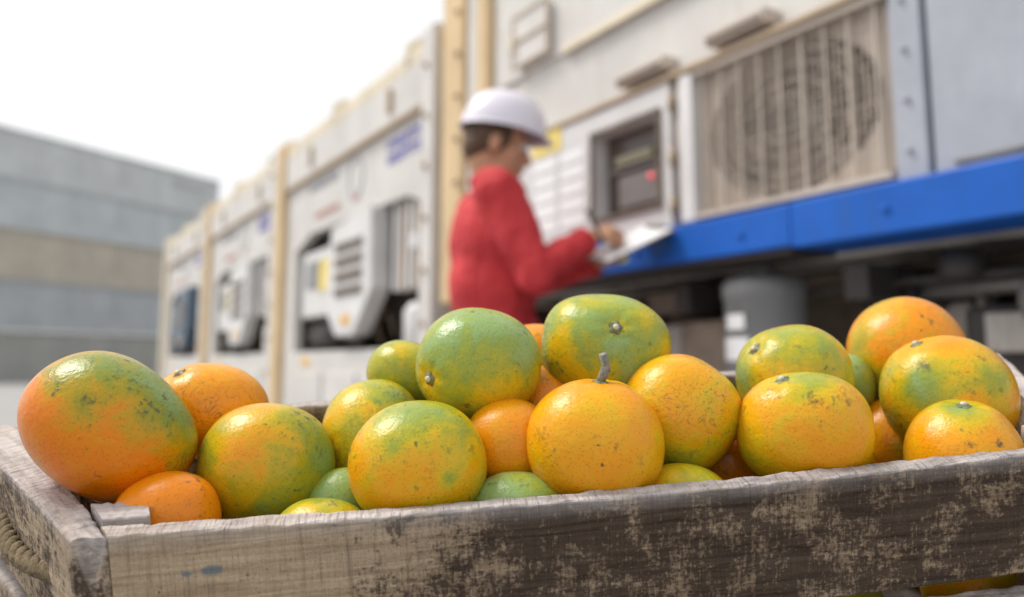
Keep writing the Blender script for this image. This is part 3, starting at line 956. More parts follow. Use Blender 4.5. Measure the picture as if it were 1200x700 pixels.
near_sh = at(583, 222, 2.46)
near_el = at(629, 322, 2.41)
near_wr = at(688, 281, 2.46)
near_hd = at(706, 277, 2.475)
far_sh = B(0.0, -0.16, 1.37)
far_el = B(0.10, -0.24, 1.11)
far_wr = Vector((0.255, 2.60, 1.185))

# body: head, neck, trunk, limbs and hands in one surface
b = PMB()
b.ellipsoid(Hd(-0.012, 0, 0.025), (0.094, 0.074, 0.092), hrot)          # skull
b.ellipsoid(Hd(0.035, 0, -0.04), (0.058, 0.056, 0.075), hrot)           # face
b.ellipsoid(Hd(0.062, 0, -0.095), (0.028, 0.032, 0.022), hrot)          # chin
b.ellipsoid(Hd(0.02, 0, -0.085), (0.055, 0.052, 0.03), hrot)            # jaw
capsule(b, [(Hd(0.086, 0, 0.0), 0.009), (Hd(0.107, 0, -0.036), 0.0125)])  # nose
b.ellipsoid(Hd(0.100, 0, -0.042), (0.012, 0.018, 0.009), hrot)
b.ellipsoid(Hd(0.088, 0, -0.064), (0.012, 0.024, 0.007), hrot)          # lips
b.ellipsoid(Hd(0.086, 0, -0.075), (0.011, 0.020, 0.007), hrot)
b.ellipsoid(Hd(0.080, 0, 0.018), (0.016, 0.05, 0.009), hrot)            # brow
for s_ in (-1, 1):
    b.ellipsoid(Hd(0.052, 0.042 * s_, -0.03), (0.028, 0.018, 0.024), hrot)   # cheek
    b.ellipsoid(Hd(-0.012, 0.078 * s_, -0.022), (0.020, 0.008, 0.032), hrot)  # ear
neck0 = B(0.0, 0.0, 1.385)
capsule(b, [(neck0, 0.062), (Hd(-0.03, 0, -0.06), 0.054)])
b.ellipsoid(B(-0.01, 0, 1.22), (0.10, 0.145, 0.20), brot)
b.ellipsoid(B(0.0, 0, 0.98), (0.095, 0.135, 0.17), brot)
capsule(b, [(near_sh, 0.05), (near_el, 0.038), (near_wr, 0.027)])
capsule(b, [(far_sh, 0.05), (far_el, 0.038), (far_wr, 0.027)])
hipn, hipf = B(0.0, 0.085, 0.86), B(0.0, -0.085, 0.86)
kn, kf = B(0.02, 0.095, 0.47), B(0.05, -0.10, 0.47)
an, af = B(-0.02, 0.10, 0.09), B(0.03, -0.11, 0.09)
capsule(b, [(hipn, 0.075), (kn, 0.05), (an, 0.035)])
capsule(b, [(hipf, 0.075), (kf, 0.05), (af, 0.035)])


def hand(mb, wrist, fwd, up, side, curl, thumb_side):
    """palm and five fingers; fwd from the wrist, up = back of the hand"""
    fwd = Vector(fwd).normalized(); up = Vector(up); up = (up - fwd * up.dot(fwd)).normalized()
    lat = fwd.cross(up) * side
    rot = Matrix((fwd, lat, up)).transposed()
    pc = Vector(wrist) + fwd * 0.045
    mb.ellipsoid(pc, (0.047, 0.037, 0.016), rot)
    mb.ellipsoid(pc + fwd * 0.015, (0.033, 0.040, 0.014), rot)
    capsule(mb, [(Vector(wrist) - fwd * 0.02, 0.026), (pc, 0.018)], 10)
    for k, (off, ln) in enumerate(((0.029, 0.066), (0.010, 0.074), (-0.010, 0.069), (-0.029, 0.054))):
        p = pc + fwd * 0.038 + lat * off
        ch = [(p, 0.0092)]
        ang = 0.25
        for j, fr in enumerate((0.42, 0.32, 0.26)):
            ang += curl * (0.8, 1.0, 0.8)[j] + 0.06 * k * curl
            p = p + (fwd * math.cos(ang) - up * math.sin(ang)) * ln * fr
            ch.append((p, (0.0088, 0.0080, 0.0072)[j]))
        capsule(mb, ch, 8)
    p = pc - fwd * 0.018 + lat * 0.03 * thumb_side
    q1 = p + fwd * 0.022 + lat * 0.016 * thumb_side - up * 0.012
    q2 = q1 + fwd * 0.026 - up * 0.014 - lat * 0.004 * thumb_side
    q3 = q2 + fwd * 0.020 - up * 0.010 - lat * 0.010 * thumb_side
    capsule(mb, [(p, 0.0125), (q1, 0.0112), (q2, 0.0100), (q3, 0.0082)], 8)


hf = (near_hd - near_wr)
hand(b, near_wr, Vector((0.85, 0.15, 0.42)), Vector((-0.45, -0.5, 0.75)), 1, 0.95, 1)
hand(b, far_wr, Vector((0.9, -0.35, 0.10)), Vector((0.0, 0.3, -0.95)), 1, 0.45, -1)
fuse(b, 'body', M['skin'], person, 0.0055, 3, 0.4)
for s_ in (-1, 1):
    PMB().ellipsoid(Hd(0.077, 0.030 * s_, 0.0), (0.011, 0.013, 0.009), hrot, 14, 10).build('eye', M['paper'], person)
    PMB().ellipsoid(Hd(0.086, 0.031 * s_, 0.0), (0.003, 0.006, 0.006), hrot, 12, 8).build('iris', M['black'], person)
    PMB().ellipsoid(Hd(0.088, 0.030 * s_, 0.022), (0.006, 0.018, 0.004), hrot, 12, 8).build('eyebrow', M['hair'], person)

# hair under the hat
b = PMB()
b.ellipsoid(Hd(-0.022, 0, 0.02), (0.095, 0.080, 0.085), hrot)
b.ellipsoid(Hd(-0.060, 0, -0.025), (0.050, 0.066, 0.058), hrot)
b.ellipsoid(Hd(0.004, 0.072, 0.005), (0.022, 0.009, 0.045), hrot)
b.ellipsoid(Hd(0.004, -0.072, 0.005), (0.022, 0.009, 0.045), hrot)
fuse(b, 'hair', M['hair'], person, 0.006, 2, 0.4)

# coverall
b = PMB()
b.ellipsoid(B(-0.02, 0, 1.235), (0.128, 0.178, 0.175), brot)
b.ellipsoid(B(-0.015, 0, 1.13), (0.135, 0.172, 0.20), brot)
b.ellipsoid(B(-0.01, 0, 0.94), (0.138, 0.170, 0.16), brot)
b.ellipsoid(B(-0.01, 0, 1.335), (0.085, 0.185, 0.075), brot)
b.ellipsoid(B(-0.075, 0, 1.25), (0.075, 0.145, 0.14), brot)
b.ellipsoid(B(0.0, 0, 1.385), (0.078, 0.09, 0.05), brot)
capsule(b, [(B(-0.01, 0.06, 1.36), 0.07), (near_sh + Vector((0, 0, -0.01)), 0.078), (near_sh.lerp(near_el, 0.5), 0.070), (near_el, 0.062),
            (near_el.lerp(near_wr, 0.5), 0.055), (near_wr - (near_wr - near_el).normalized() * 0.02, 0.044)])
capsule(b, [(B(-0.01, -0.06, 1.36), 0.07), (far_sh, 0.075), (far_sh.lerp(far_el, 0.5), 0.068), (far_el, 0.060), (far_el.lerp(far_wr, 0.5), 0.052), (far_wr - (far_wr - far_el).normalized() * 0.02, 0.044)])
capsule(b, [(hipn, 0.105), (kn, 0.078), (an + Vector((0, 0, 0.02)), 0.068)])
capsule(b, [(hipf, 0.105), (kf, 0.078), (af + Vector((0, 0, 0.02)), 0.068)])
cv = fuse(b, 'coverall', M['red'], person, 0.008, 6, 0.5)
# folds pressed into the cloth
me = cv.data
co_ = np.empty(len(me.vertices) * 3); me.vertices.foreach_get('co', co_); co_ = co_.reshape(-1, 3)
no_ = np.empty(len(me.vertices) * 3); me.vertices.foreach_get('normal', no_); no_ = no_.reshape(-1, 3)
for i in range(len(co_)):
    p = co_[i]
    d = noise.noise(Vector((p[0] * 11, p[1] * 11, p[2] * 7 + p[0] * 5))) * 0.010 + noise.noise(Vector((p[0] * 26, p[1] * 26, p[2] * 15))) * 0.005
    co_[i] = p + no_[i] * d
me.vertices.foreach_set('co', co_.ravel()); me.update()
# collar, cuffs, pocket
b = PMB()
cpts = []
for k in range(25):
    q = 2 * math.pi * k / 24
    cpts.append(B(0.0 + 0.072 * math.cos(q), 0.078 * math.sin(q), 1.425 + 0.018 * -math.cos(q)))
b.tube(cpts, 0.019, 8, cap=False)
for k in range(25):
    cpts[k] = cpts[k] + Vector((0, 0, 0.018)) + (B(0, 0, 1.42) - cpts[k]).normalized() * 0.006
b.tube(cpts, 0.014, 8, cap=False)
b.build('collar', M['red'], cv)
for w_, e_ in ((near_wr, near_el), (far_wr, far_el)):
    dr = (w_ - e_).normalized()
    PMB().tube([w_ - dr * 0.03, w_ - dr * 0.005, w_ + dr * 0.006], [0.046, 0.044, 0.038], 18).build('cuff', M['red'], cv)
# boots
for a_ in (an, af):
    b = PMB()
    g0 = Vector((a_.x, a_.y, 0))
    b.ellipsoid(g0 + fv * 0.07 + Vector((0, 0, 0.045)), (0.15, 0.052, 0.042), brot)
    capsule(b, [(g0 + Vector((0, 0, 0.16)), 0.055), (g0 + Vector((0, 0, 0.06)), 0.05)])
    b.ellipsoid(g0 + fv * 0.06 + Vector((0, 0, 0.018)), (0.158, 0.055, 0.02), brot)
    fuse(b, 'boot', M['boot'], person, 0.008, 2, 0.4)
# hard hat
b = PMB()
v = []; fcs = []
nq, nr = 40, 12
HC = Hd(0.006, 0, 0.038)
trot = hrot @ Matrix.Rotation(R(-4), 3, 'Y')
for j in range(nr + 1):
    ph = (math.pi / 2) * j / nr
    for i in range(nq):
        q = 2 * math.pi * i / nq
        rr = math.cos(ph) ** 0.72
        x, y, z = 0.136 * rr * math.cos(q), 0.112 * rr * math.sin(q), 0.130 * math.sin(ph)
        z += 0.007 * math.exp(-(y / 0.018) ** 2) * (1 - abs(math.cos(ph)) ** 4)          # ridge
        v.append(HC + trot @ Vector((x, y, z)))
for j in range(nr):
    for i in range(nq):
        fcs.append((j * nq + i, j * nq + (i + 1) % nq, (j + 1) * nq + (i + 1) % nq, (j + 1) * nq + i))
b.add(v, fcs, True)
v = []; fcs = []
for j, (k_, dz) in enumerate(((1.0, 0.004), (1.0, -0.004), (1.05, -0.007), (1.05, -0.003))):
    for i in range(nq):
        q = 2 * math.pi * i / nq
        peak = 0.022 * max(0, math.cos(q)) ** 2.0 if j >= 2 else 0
        x, y = (0.136 * k_ + peak) * math.cos(q), 0.112 * k_ * math.sin(q)
        v.append(HC + trot @ Vector((x, y, dz - peak * 0.2)))
for j in range(4):
    j2 = (j + 1) % 4
    for i in range(nq):
        fcs.append((j * nq + i, j * nq + (i + 1) % nq, j2 * nq + (i + 1) % nq, j2 * nq + i))
b.add(v, fcs, True)
b.build('hard_hat', M['hat'], person)

# clipboard and pen
CB = Vector((0.345, 2.50, 1.232))
cx_ = Vector((0.86, 0.26, 0.44)).normalized()
cn = Vector((-0.42, -0.36, 0.82)); cn = (cn - cx_ * cn.dot(cx_)).normalized()
cy_ = cn.cross(cx_)
cm = Matrix((cx_, cy_, cn)).transposed().to_4x4(); cm.translation = CB
cb = empty('clipboard', mat=cm)
tag(cb, 'clipboard with white paper held by the person in red', 'clipboard')
MB().box(-0.13, 0.115, -0.085, 0.085, -0.004, 0.0, 0.001).build('board', M['clip'], cb)
MB().box(-0.12, 0.105, -0.08, 0.08, 0.0005, 0.003).build('paper_sheet', M['paper'], cb)
MB().box(0.090, 0.113, -0.04, 0.04, 0.0035, 0.014, 0.003).build('clip', M['steel'], cb)
tip = at(709, 287, 2.43)
topp = at(688, 246, 2.40)
pd = (tip - topp).normalized()
pe = empty('pen', tip)
tag(pe, 'dark pen in the hand of the person in red', 'pen')
MB().tube([Vector((0, 0, 0)) - pd * 0.012, -pd * (tip - topp).length], 0.0055, 10).build('barrel', M['black'], pe)
MB().tube([Vector((0, 0, 0)), -pd * 0.012], [0.001, 0.0038], 10).build('nib', M['steel'], pe)

# ---------------------------------------------------------------- the wooden crate
CR_A = Vector((-0.2099, 0.42, -0.0827 + CAM_H))
EX = Vector((0.9909, 0.1162, 0.0682)).normalized()
EY = Vector((-0.1292, 0.9634, 0.2351)); EY = (EY - EX * EY.dot(EX)).normalized()
EZ = EX.cross(EY)
crm = Matrix((EX, EY, EZ)).transposed().to_4x4(); crm.translation = CR_A
crate = empty('wooden_crate', mat=crm)
tag(crate, 'weathered wooden slatted crate heaped with tangerines, rope handle at its left end', 'crate')
CW, CD = 0.546, 0.2035
LX, RX = -0.1187, 0.633


def board(name, mat, S, E_, S2, E2, z0, z1, seed, sag=0.0, nl=70, wob=0.0009, parent=crate):
    """plank between two plan edges: S-E_ is its outer edge, S2-E2 its inner edge"""
    S, E_, S2, E2 = (Vector((*p, 0)) for p in (S, E_, S2, E2))
    ax = (E_ - S).normalized(); ay = Vector((-ax.y, ax.x, 0))
    if (S2 - S).dot(ay) < 0: ay = -ay
    m3 = Matrix((ax, ay, ax.cross(ay))).transposed()
    if m3.determinant() < 0: pass
    h = z1 - z0
    prof = []      # around the cross-section: (0..1 from outer to inner, z)
    c = 0.0016
    ch = c / max(1e-6, (S2 - S).length)
    nz = 9
    ring = [(0.0, z0 + c + (h - 2 * c) * k / (nz - 1)) for k in range(nz)]
    ring += [(ch * 0.35, z1 - c * 0.35), (ch, z1), (0.35, z1), (0.65, z1), (1 - ch, z1), (1 - ch * 0.35, z1 - c * 0.35)]
    ring += [(1.0, z1 - c - (h - 2 * c) * k / (nz - 1)) for k in range(nz)]
    ring += [(1 - ch, z0), (0.65, z0), (0.35, z0), (ch, z0)]
    n = len(ring)
    up = m3[2][2]
    v = []; te = []
    for i in range(nl + 1):
        t_ = i / nl
        a_ = S.lerp(E_, t_); b_ = S2.lerp(E2, t_)
        for (w, z) in ring:
            p = a_.lerp(b_, w)
            q = Vector((p.x * 1, p.y, z))
            top = max(0.0, (z - z0) / h)
            dz = -sag * 4 * t_ * (1 - t_)
            e1 = noise.noise(Vector((t_ * 9 + seed, w * 2, z * 40))) * wob * 0.9
            e2 = noise.noise(Vector((t_ * 60 + seed * 3, w * 4 + 9, z * 160))) * wob * 0.8
            if z > z1 - 0.003:      # nicked upper arris
                e2 += -abs(noise.noise(Vector((t_ * 120 + seed, w * 6, 2.0)))) * wob * 1.0
                e2 += -max(0, noise.noise(Vector((t_ * 30 + seed * 2, w * 3, 7.0))) - 0.3) * wob * 3.5
            q.z += dz + (e1 + e2 if (z > z1 - 0.003 or z < z0 + 0.003) else 0)
            sgn = -1 if w < 0.5 else 1
            q += ay * sgn * (e1 + e2) * (0.7 if 0 < i < nl else 0.0)
            v.append(q)
            te.append(1.0 if z > z1 - 0.0012 else (0.5 if z > z1 - 0.0022 else 0.0))
    fc = []
    for i in range(nl):
        for k in range(n):
            fc.append((i * n + k, i * n + (k + 1) % n, (i + 1) * n + (k + 1) % n, (i + 1) * n + k))
    # end faces: fan round a centre vertex
    for i in (0, nl):
        cidx = len(v); cen = Vector((0, 0, 0))
        for k in range(n): cen += v[i * n + k]
        v.append(cen / n); te.append(0.0)
        for k in range(n):
            fc.append((cidx, i * n + k, i * n + (k + 1) % n))
    org = Vector((S.x, S.y, z1))
    # object space: x along the board, z up
    loc = Matrix((ax, Vector((0, 0, 1)).cross(ax), Vector((0, 0, 1)))).transposed()
    inv = loc.transposed()
    me = bpy.data.meshes.new(name)
    me.from_pydata([inv @ (p - org) for p in v], [], fc)
    bm = bmesh.new(); bm.from_mesh(me); bmesh.ops.recalc_face_normals(bm, faces=bm.faces); bm.to_mesh(me); bm.free()
    at_ = me.attributes.new('topedge', 'FLOAT', 'POINT')
    at_.data.foreach_set('value', te)
    me.materials.append(mat)
    o = bpy.data.objects.new(name, me)
    col.objects.link(o)
    o.parent = parent
    ml = loc.to_4x4(); ml.translation = org
    o.matrix_local = ml
    return o


T_ = 0.0165          # side board thickness along the front
TF = 0.0125          # front board thickness
HB, GAP = 0.0690, 0.0140
dl = LX / CD         # how far the left end leans out per metre of depth
dr = (RX - CW) / CD
for k, (zt) in enumerate((0.0, -(HB + GAP))):
    z1, z0 = zt, zt - HB
    board('front_slat', M['wood_front'] if k == 0 else M['wood_dark'], (T_ + 0.0004, 0), (CW - T_ - 0.0004, 0), (T_ + 0.0004 + dl * TF, TF), (CW - T_ - 0.0004 + dr * TF, TF), z0, z1, 3 + k, sag=0.0042 if k == 0 else 0.001, nl=110)
    board('end_slat', M['wood_pale'], (0, 0), (LX - 0.024, CD), (T_, 0.0), (LX + T_ * 1.15, CD), z0, z1 - 0.0005, 11 + k, nl=50, wob=0.0011)
    board('end_slat', M['wood_pale'], (CW, 0), (RX, CD), (CW - T_, 0), (RX - T_ * 1.15, CD), z0, z1 - 0.0005, 17 + k, nl=50)
    board('back_slat', M['wood_dark'], (LX + T_ + 0.001, CD), (RX - T_ - 0.001, CD), (LX + T_ + 0.001 - dl * TF, CD - TF), (RX - T_ - 0.001 - dr * TF, CD - TF), z0, z1 + 0.001, 23 + k, nl=80)
ZB = -(2 * HB + GAP)
for k in range(4):   # floor slats
    y0 = 0.002 + k * 0.0505; y1 = y0 + 0.046
    board('floor_slat', M['wood_dark'], (dl * y0 + 0.001, y0), (CW + dr * y0 - 0.001, y0), (dl * y1 + 0.001, y1), (CW + dr * y1 - 0.001, y1), ZB - 0.0095, ZB - 0.001, 31 + k, nl=30)
# corner blocks inside
PS = 0.0225
for (x, y, sx) in ((T_ + dl * TF + 0.0012, TF + 0.001, 1), (CW - T_ + dr * TF - 0.0012 - PS, TF + 0.001, 1)):
    q0 = (x + dl * 0.001, y) if x < 0.2 else (x, y)
    lean = dl if x < 0.2 else dr
    board('corner_block', M['wood_block'], (x, y), (x + PS, y), (x + lean * PS, y + PS), (x + PS + lean * PS * 0.6, y + PS), ZB, 0.0028, 41 + int(x * 9), nl=10, wob=0.0007)
for (x, lean) in ((LX + T_ * 1.15 - dl * (TF + 0.02), dl), (RX - T_ * 1.15 - PS - dr * (TF + 0.02), dr)):
    y = CD - TF - 0.001 - PS
    board('corner_block', M['wood_block'], (x, y), (x + PS, y), (x + lean * PS, y + PS), (x + PS + lean * PS, y + PS), ZB, -0.003, 47, nl=10, wob=0.0007)
# nail heads along the end grain
for (x, z) in ((T_ * 0.5, -0.02), (T_ * 0.5, -0.055)):
    pass

# rope handle at the left end, three twisted strands
sdv = Vector((LX - 0.024, CD, 0)).normalized()
sn = Vector((-sdv.y, sdv.x, 0))
if sn.x > 0: sn = -sn
ctr = []
S_a, S_b = 0.036, 0.17
for i in range(61):
    t_ = i / 60
    s_ = S_a + (S_b - S_a) * t_
    out = 0.0165 * (math.sin(math.pi * min(1, max(0, t_))) ** 0.55) - 0.012
    z = -0.034 - 0.004 * math.sin(math.pi * t_)
    ctr.append(sdv * s_ + sn * out + Vector((0, 0, z)))
rp = []
for k in range(3):
    b = MB()
    pts = []
    for i, p in enumerate(ctr):
        tdir = (ctr[min(i + 1, 60)] - ctr[max(i - 1, 0)]).normalized()
        a1 = tdir.cross(Vector((0, 0, 1))).normalized(); a2 = tdir.cross(a1)
        q = 2 * math.pi * (k / 3 + i / 60 * 4.6)
        pts.append(p + (a1 * math.cos(q) + a2 * math.sin(q)) * 0.0028)
    b.tube(pts, 0.0031, 10)
    b.build('rope_strand', M['rope'], crate)

# ---------------------------------------------------------------- the sloping stand below
st = empty('display_stand', mat=crm)
tag(st, 'plain sloping wooden stand under the fruit crate', 'stand')
zs = ZB - 0.0105
for k in range(3):
    y0 = 0.0 + k * 0.075; y1 = y0 + 0.06
    board('stand_slat', M['wood_dark'], (-0.06, y0), (CW + 0.06, y0), (-0.06, y1), (CW + 0.06, y1), zs - 0.02, zs, 61 + k, nl=20, parent=st)
inv = crm.inverted()
for (x, y) in ((0.0, 0.01), (CW - 0.04, 0.01), (0.0, 0.165), (CW - 0.04, 0.165)):
    top = crm @ Vector((x + 0.02, y + 0.02, zs - 0.021))
    b = MB()
    b.v = []
    vs_ = [Vector((top.x + dx, top.y + dy, z)) for z in (0.0, top.z) for dx, dy in ((-0.02, -0.02), (0.02, -0.02), (0.02, 0.02), (-0.02, 0.02))]
    for q in vs_[4:]:       # cut the leg to the slope of the slats
        lp = inv @ q
        q.z -= lp.z - (zs - 0.0215)
    b.add([inv @ q for q in vs_], [(0, 1, 2, 3), (4, 5, 6, 7), (0, 1, 5, 4), (1, 2, 6, 5), (2, 3, 7, 6), (3, 0, 4, 7)])
    b.build('stand_leg', M['wood_dark'], st)

# ---------------------------------------------------------------- the tangerines
_bm = bmesh.new(); bmesh.ops.create_icosphere(_bm, subdivisions=6, radius=1)
ICO5 = (np.array([v.co[:] for v in _bm.verts]), [[v.index for v in f.verts] for f in _bm.faces]); _bm.free()
_bm = bmesh.new(); bmesh.ops.create_icosphere(_bm, subdivisions=4, radius=1)
ICO4 = (np.array([v.co[:] for v in _bm.verts]), [[v.index for v in f.verts] for f in _bm.faces]); _bm.free()


def lowfreq(d, seed, amp):
    rg = np.random.default_rng(seed)
    o = np.zeros(len(d))
    for k in range(7):
        w = rg.normal(size=3) * (1.4 + 0.35 * k)
        o += np.sin(d @ w + rg.uniform(0, 6.28)) / (1 + 0.5 * k)
    return o * amp / 2.2


def viewdir(x, z):
    y = -math.sqrt(max(0.0, 1 - x * x - z * z))
    v = np.array([x, y, z]); return v / np.linalg.norm(v)


def fruit(seed, label, c, frame, rad, roll=0.0, stem=None, base=0.3, warm=0.3, blobs=(), scars=(), p=2.15, twig=False, lowres=False, group='tangerines heaped in the crate', squash=None, egg=0.0):
    D, faces = (ICO4 if lowres else ICO5)
    rx, ry, rz = rad
    s = np.array(viewdir(*stem)) if stem is not None else np.array([0.2, 0.6, 0.75])
    s = s / np.linalg.norm(s)
    cr, sr = math.cos(roll), math.sin(roll)
    Rl = np.array([[cr, 0, -sr], [0, 1, 0], [sr, 0, cr]])      # turn about the sight line
    q = D @ Rl                                                # direction in the fruit's own axes
    r = 1.0 / ((np.abs(q[:, 0]) / rx) ** p + (np.abs(q[:, 1]) / ry) ** p + (np.abs(q[:, 2]) / rz) ** p) ** (1 / p)
    r = r * (1 + lowfreq(D, seed, 0.030) + egg * q[:, 0])
    ang = np.arccos(np.clip(D @ s, -1, 1))
    # furrows running into the stem
    t1 = np.cross(s, [0.3, 0.8, 0.5]); t1 /= np.linalg.norm(t1); t2 = np.cross(s, t1)
    az = np.arctan2(D @ t2, D @ t1)
    r *= 1 - 0.055 * np.exp(-(ang / 0.20) ** 2) + 0.012 * np.exp(-((ang - 0.42) / 0.2) ** 2) + 0.006 * np.cos(7 * az + seed) * np.exp(-((ang - 0.25) / 0.2) ** 2)
    r *= 1 - 0.03 * np.exp(-((math.pi - ang) / 0.22) ** 2)
    V = D * r[:, None]
    green = np.full(len(D), base + (0.05 if base > 0.1 else 0.0))
    for (bx, bz, br, am) in blobs:
        a_ = np.arccos(np.clip(D @ viewdir(bx, bz), -1, 1))
        green += am * np.exp(-(a_ / br) ** 2)
    green += lowfreq(D, seed + 50, 0.10)
    scar = np.zeros(len(D))
    for (bx, bz, br, am) in scars:
        a_ = np.arccos(np.clip(D @ viewdir(bx, bz), -1, 1))
        scar += am * np.exp(-(a_ / (br * 1.3)) ** 2)
    me = bpy.data.meshes.new('tangerine')
    me.from_pydata(V.tolist(), [], faces)
    me.polygons.foreach_set('use_smooth', [True] * len(me.polygons))
    for nm, arr in (('green', green), ('warm', np.full(len(D), warm)), ('scar', scar)):
        at_ = me.attributes.new(nm, 'FLOAT', 'POINT'); at_.data.foreach_set('value', arr)
    me.materials.append(M['skin_fruit'])
    o = bpy.data.objects.new('tangerine', me)
    col.objects.link(o)
    m4 = frame.to_4x4(); m4.translation = c
    o.matrix_world = m4
    tag(o, label, 'tangerine', group)
    if stem is not None or twig:
        i = int(np.argmax(D @ s)); base_p = Vector(V[i])
        sv = Vector(s)
        rot = sv.to_track_quat('Z', 'Y').to_matrix()
        b = MB()
        R0 = 0.0044
        n = 10
        # five-lobed calyx button
        v = [(0, 0, 0.0012)]; fc = []
        for ring, (rr, zz_) in enumerate(((0.5, 0.0016), (1.0, 0.0006), (0.95, -0.0012))):
            for k in range(20):
                q_ = 2 * math.pi * k / 20
                lob = 1 + (0.16 * math.cos(5 * q_) if ring else 0)
                v.append((R0 * rr * lob * math.cos(q_), R0 * rr * lob * math.sin(q_), zz_))
        fc += [(0, 1 + k, 1 + (k + 1) % 20) for k in range(20)]
        for ring in range(2):
            for k in range(20):
                a0 = 1 + ring * 20
                fc.append((a0 + k, a0 + (k + 1) % 20, a0 + 20 + (k + 1) % 20, a0 + 20 + k))
        b.add([base_p + rot @ Vector(x) for x in v], fc)
        cal = b.build('calyx', M['calyx'], o)
        if twig:
            b = MB()
            pts = [base_p + rot @ Vector(x) for x in ((0, 0, 0), (0.0005, 0, 0.004), (0.0022, 0, 0.0075), (0.0018, 0.0004, 0.011), (-0.0006, 0, 0.0165))]
            b.tube(pts, [0.0030, 0.0025, 0.0031, 0.0024, 0.0025], 10)
            b.build('stem', M['twig'], o)
        else:
            b = MB()
            b.tube([base_p + rot @ Vector((0, 0, 0.0008)), base_p + rot @ Vector((0, 0, 0.0028))], [0.0022, 0.0018], 10)
            b.build('stem', M['calyx_tip'], cal)
    return o


def frame_at(px, py):
    y = ray(px, py).normalized()
    x = y.cross(Vector((0, 0, 1))).normalized()
    return Matrix((x, y, x.cross(y))).transposed()


CAMP = Vector((0, 0, CAM_H))
PITCHC, PITCHS = math.cos(PITCH), math.sin(PITCH)


def place(px, py, w, h, v):
    q = ray(px, py)
    t_ = (v + (CR_A - CAMP).dot(EY)) / q.dot(EY)
    P_ = q * t_
    zc = PITCHC * P_.y + PITCHS * P_.z
    off = ((px - 600) / 1000) ** 2
    cosx = 1 / math.sqrt(1 + off)              # spheres look wider away from the middle of a lens
    rx = w / 2 * zc / 1000 * cosx
    rz = h / 2 * zc / 1000
    return P_ + CAMP, rx, rz


